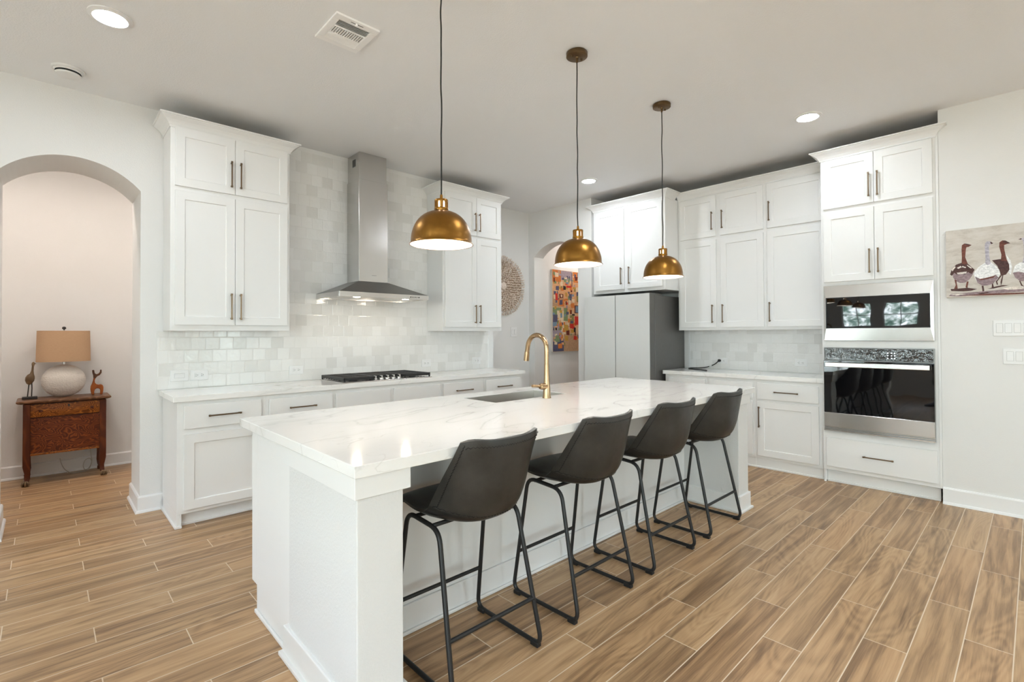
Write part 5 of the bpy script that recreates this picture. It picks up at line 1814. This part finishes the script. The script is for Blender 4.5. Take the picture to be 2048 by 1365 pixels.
dx_, dy_ = 0.378, 6.345
der = thing('deer_figurine', 'stylised orange wooden deer figurine right of the lamp', 'figurine', (dx_, dy_, ZT))
w2 = 0.011
d_ = MB()
DP = [(-0.040, 0.0), (-0.020, 0.0), (-0.021, 0.030), (-0.016, 0.052), (0.0, 0.062), (0.016, 0.058), (0.024, 0.045), (0.024, 0.020), (0.022, 0.0), (0.042, 0.0), (0.048, 0.035), (0.049, 0.070), (0.043, 0.092),
      (0.028, 0.099), (0.010, 0.097), (-0.006, 0.104), (-0.016, 0.118), (-0.018, 0.140), (-0.010, 0.165), (-0.028, 0.165), (-0.031, 0.140), (-0.038, 0.112), (-0.048, 0.085), (-0.050, 0.055), (-0.046, 0.025)]
d_.prism([(dx_ + a * 1.0, ZT + 0.0005 + b_) for a, b_ in DP], 'y', dy_ - w2, dy_ + w2)
d_.build('body', 'carved_orange', der, False, 0.006, 3)
an = MB()
AP = [(-0.028, 0.160), (-0.010, 0.160), (0.000, 0.178), (0.020, 0.190), (0.034, 0.212), (0.035, 0.243), (0.022, 0.243), (0.021, 0.222), (0.010, 0.206), (-0.006, 0.200), (-0.018, 0.212), (-0.022, 0.243),
      (-0.038, 0.243), (-0.036, 0.215), (-0.030, 0.190)]
an.prism([(dx_ + a, ZT + b_ + 0.0) for a, b_ in AP], 'y', dy_ - w2 * 0.8, dy_ + w2 * 0.8)
an.build('antlers', 'carved_dark', der, False, 0.004, 3)

lc = thing('lamp_cord', 'thin clear lamp cord looped on the floor under the washstand', 'cord', (0.25, 6.5, 0))
cp_ = catmull([(0.338, 6.47, 0.262), (0.340, 6.475, 0.20), (0.345, 6.48, 0.13), (0.348, 6.475, 0.09), (0.333, 6.47, 0.035), (0.300, 6.47, 0.012), (0.284, 6.475, 0.055), (0.300, 6.48, 0.105), (0.335, 6.485, 0.115),
               (0.347, 6.47, 0.07), (0.320, 6.45, 0.012), (0.26, 6.44, 0.005), (0.20, 6.44, 0.005), (0.15, 6.455, 0.045), (0.125, 6.49, 0.10), (0.115, 6.50, 0.15)], 6)
MB().tube(cp_, 0.003, 6).build('lead', 'clear_cord', lc, True)

# dark dining table that mirrors in the oven glass
dt = thing('dining_table', 'black pedestal dining table mirrored in the wall oven glass', 'table', (-1.35, 1.7, 0))
MB().box(-1.9, -0.8, 0.7, 2.7, 0.715, 0.76).build('tabletop', 'table_black', dt, False, 0.01, 2)
for yy in (1.15, 2.25):
    MB().lathe([(0.0, 0.0), (0.24, 0.0), (0.24, 0.05), (0.13, 0.10), (0.07, 0.2), (0.11, 0.35), (0.12, 0.42), (0.06, 0.55), (0.09, 0.66), (0.16, 0.714), (0.0, 0.714)], (-1.35, yy, 0), 24).build('pedestal', 'table_black', dt, True)


# unseen warm downlights in the two passages; the outer washstand pair is added fill
def hall_light(x_, y_, label):
    c = thing('ceiling_light', label, 'ceiling light', (x_, y_, ZC))
    MB().lathe([(0.070, -0.0005), (0.100, -0.0005), (0.099, -0.006), (0.078, -0.014), (0.070, -0.010)], (x_, y_, ZC), 28).build('trim_ring', 'white_plastic', c, True)
    MB().lathe([(0.0, -0.012), (0.069, -0.010), (0.072, -0.006), (0.0, -0.005)], (x_, y_, ZC), 28).build('lens', 'hall_lens', c, True)


hall_light(-1.4, 5.42, 'added unseen warm fill light at the left end of the washstand passage')
hall_light(-0.1, 5.42, 'warm recessed ceiling light in the passage straight in front of the washstand')
hall_light(1.2, 5.42, 'added unseen warm fill light at the right end of the washstand passage')
hall_light(6.2, 4.5, 'warm recessed ceiling light in the passage lighting the abstract canvas')
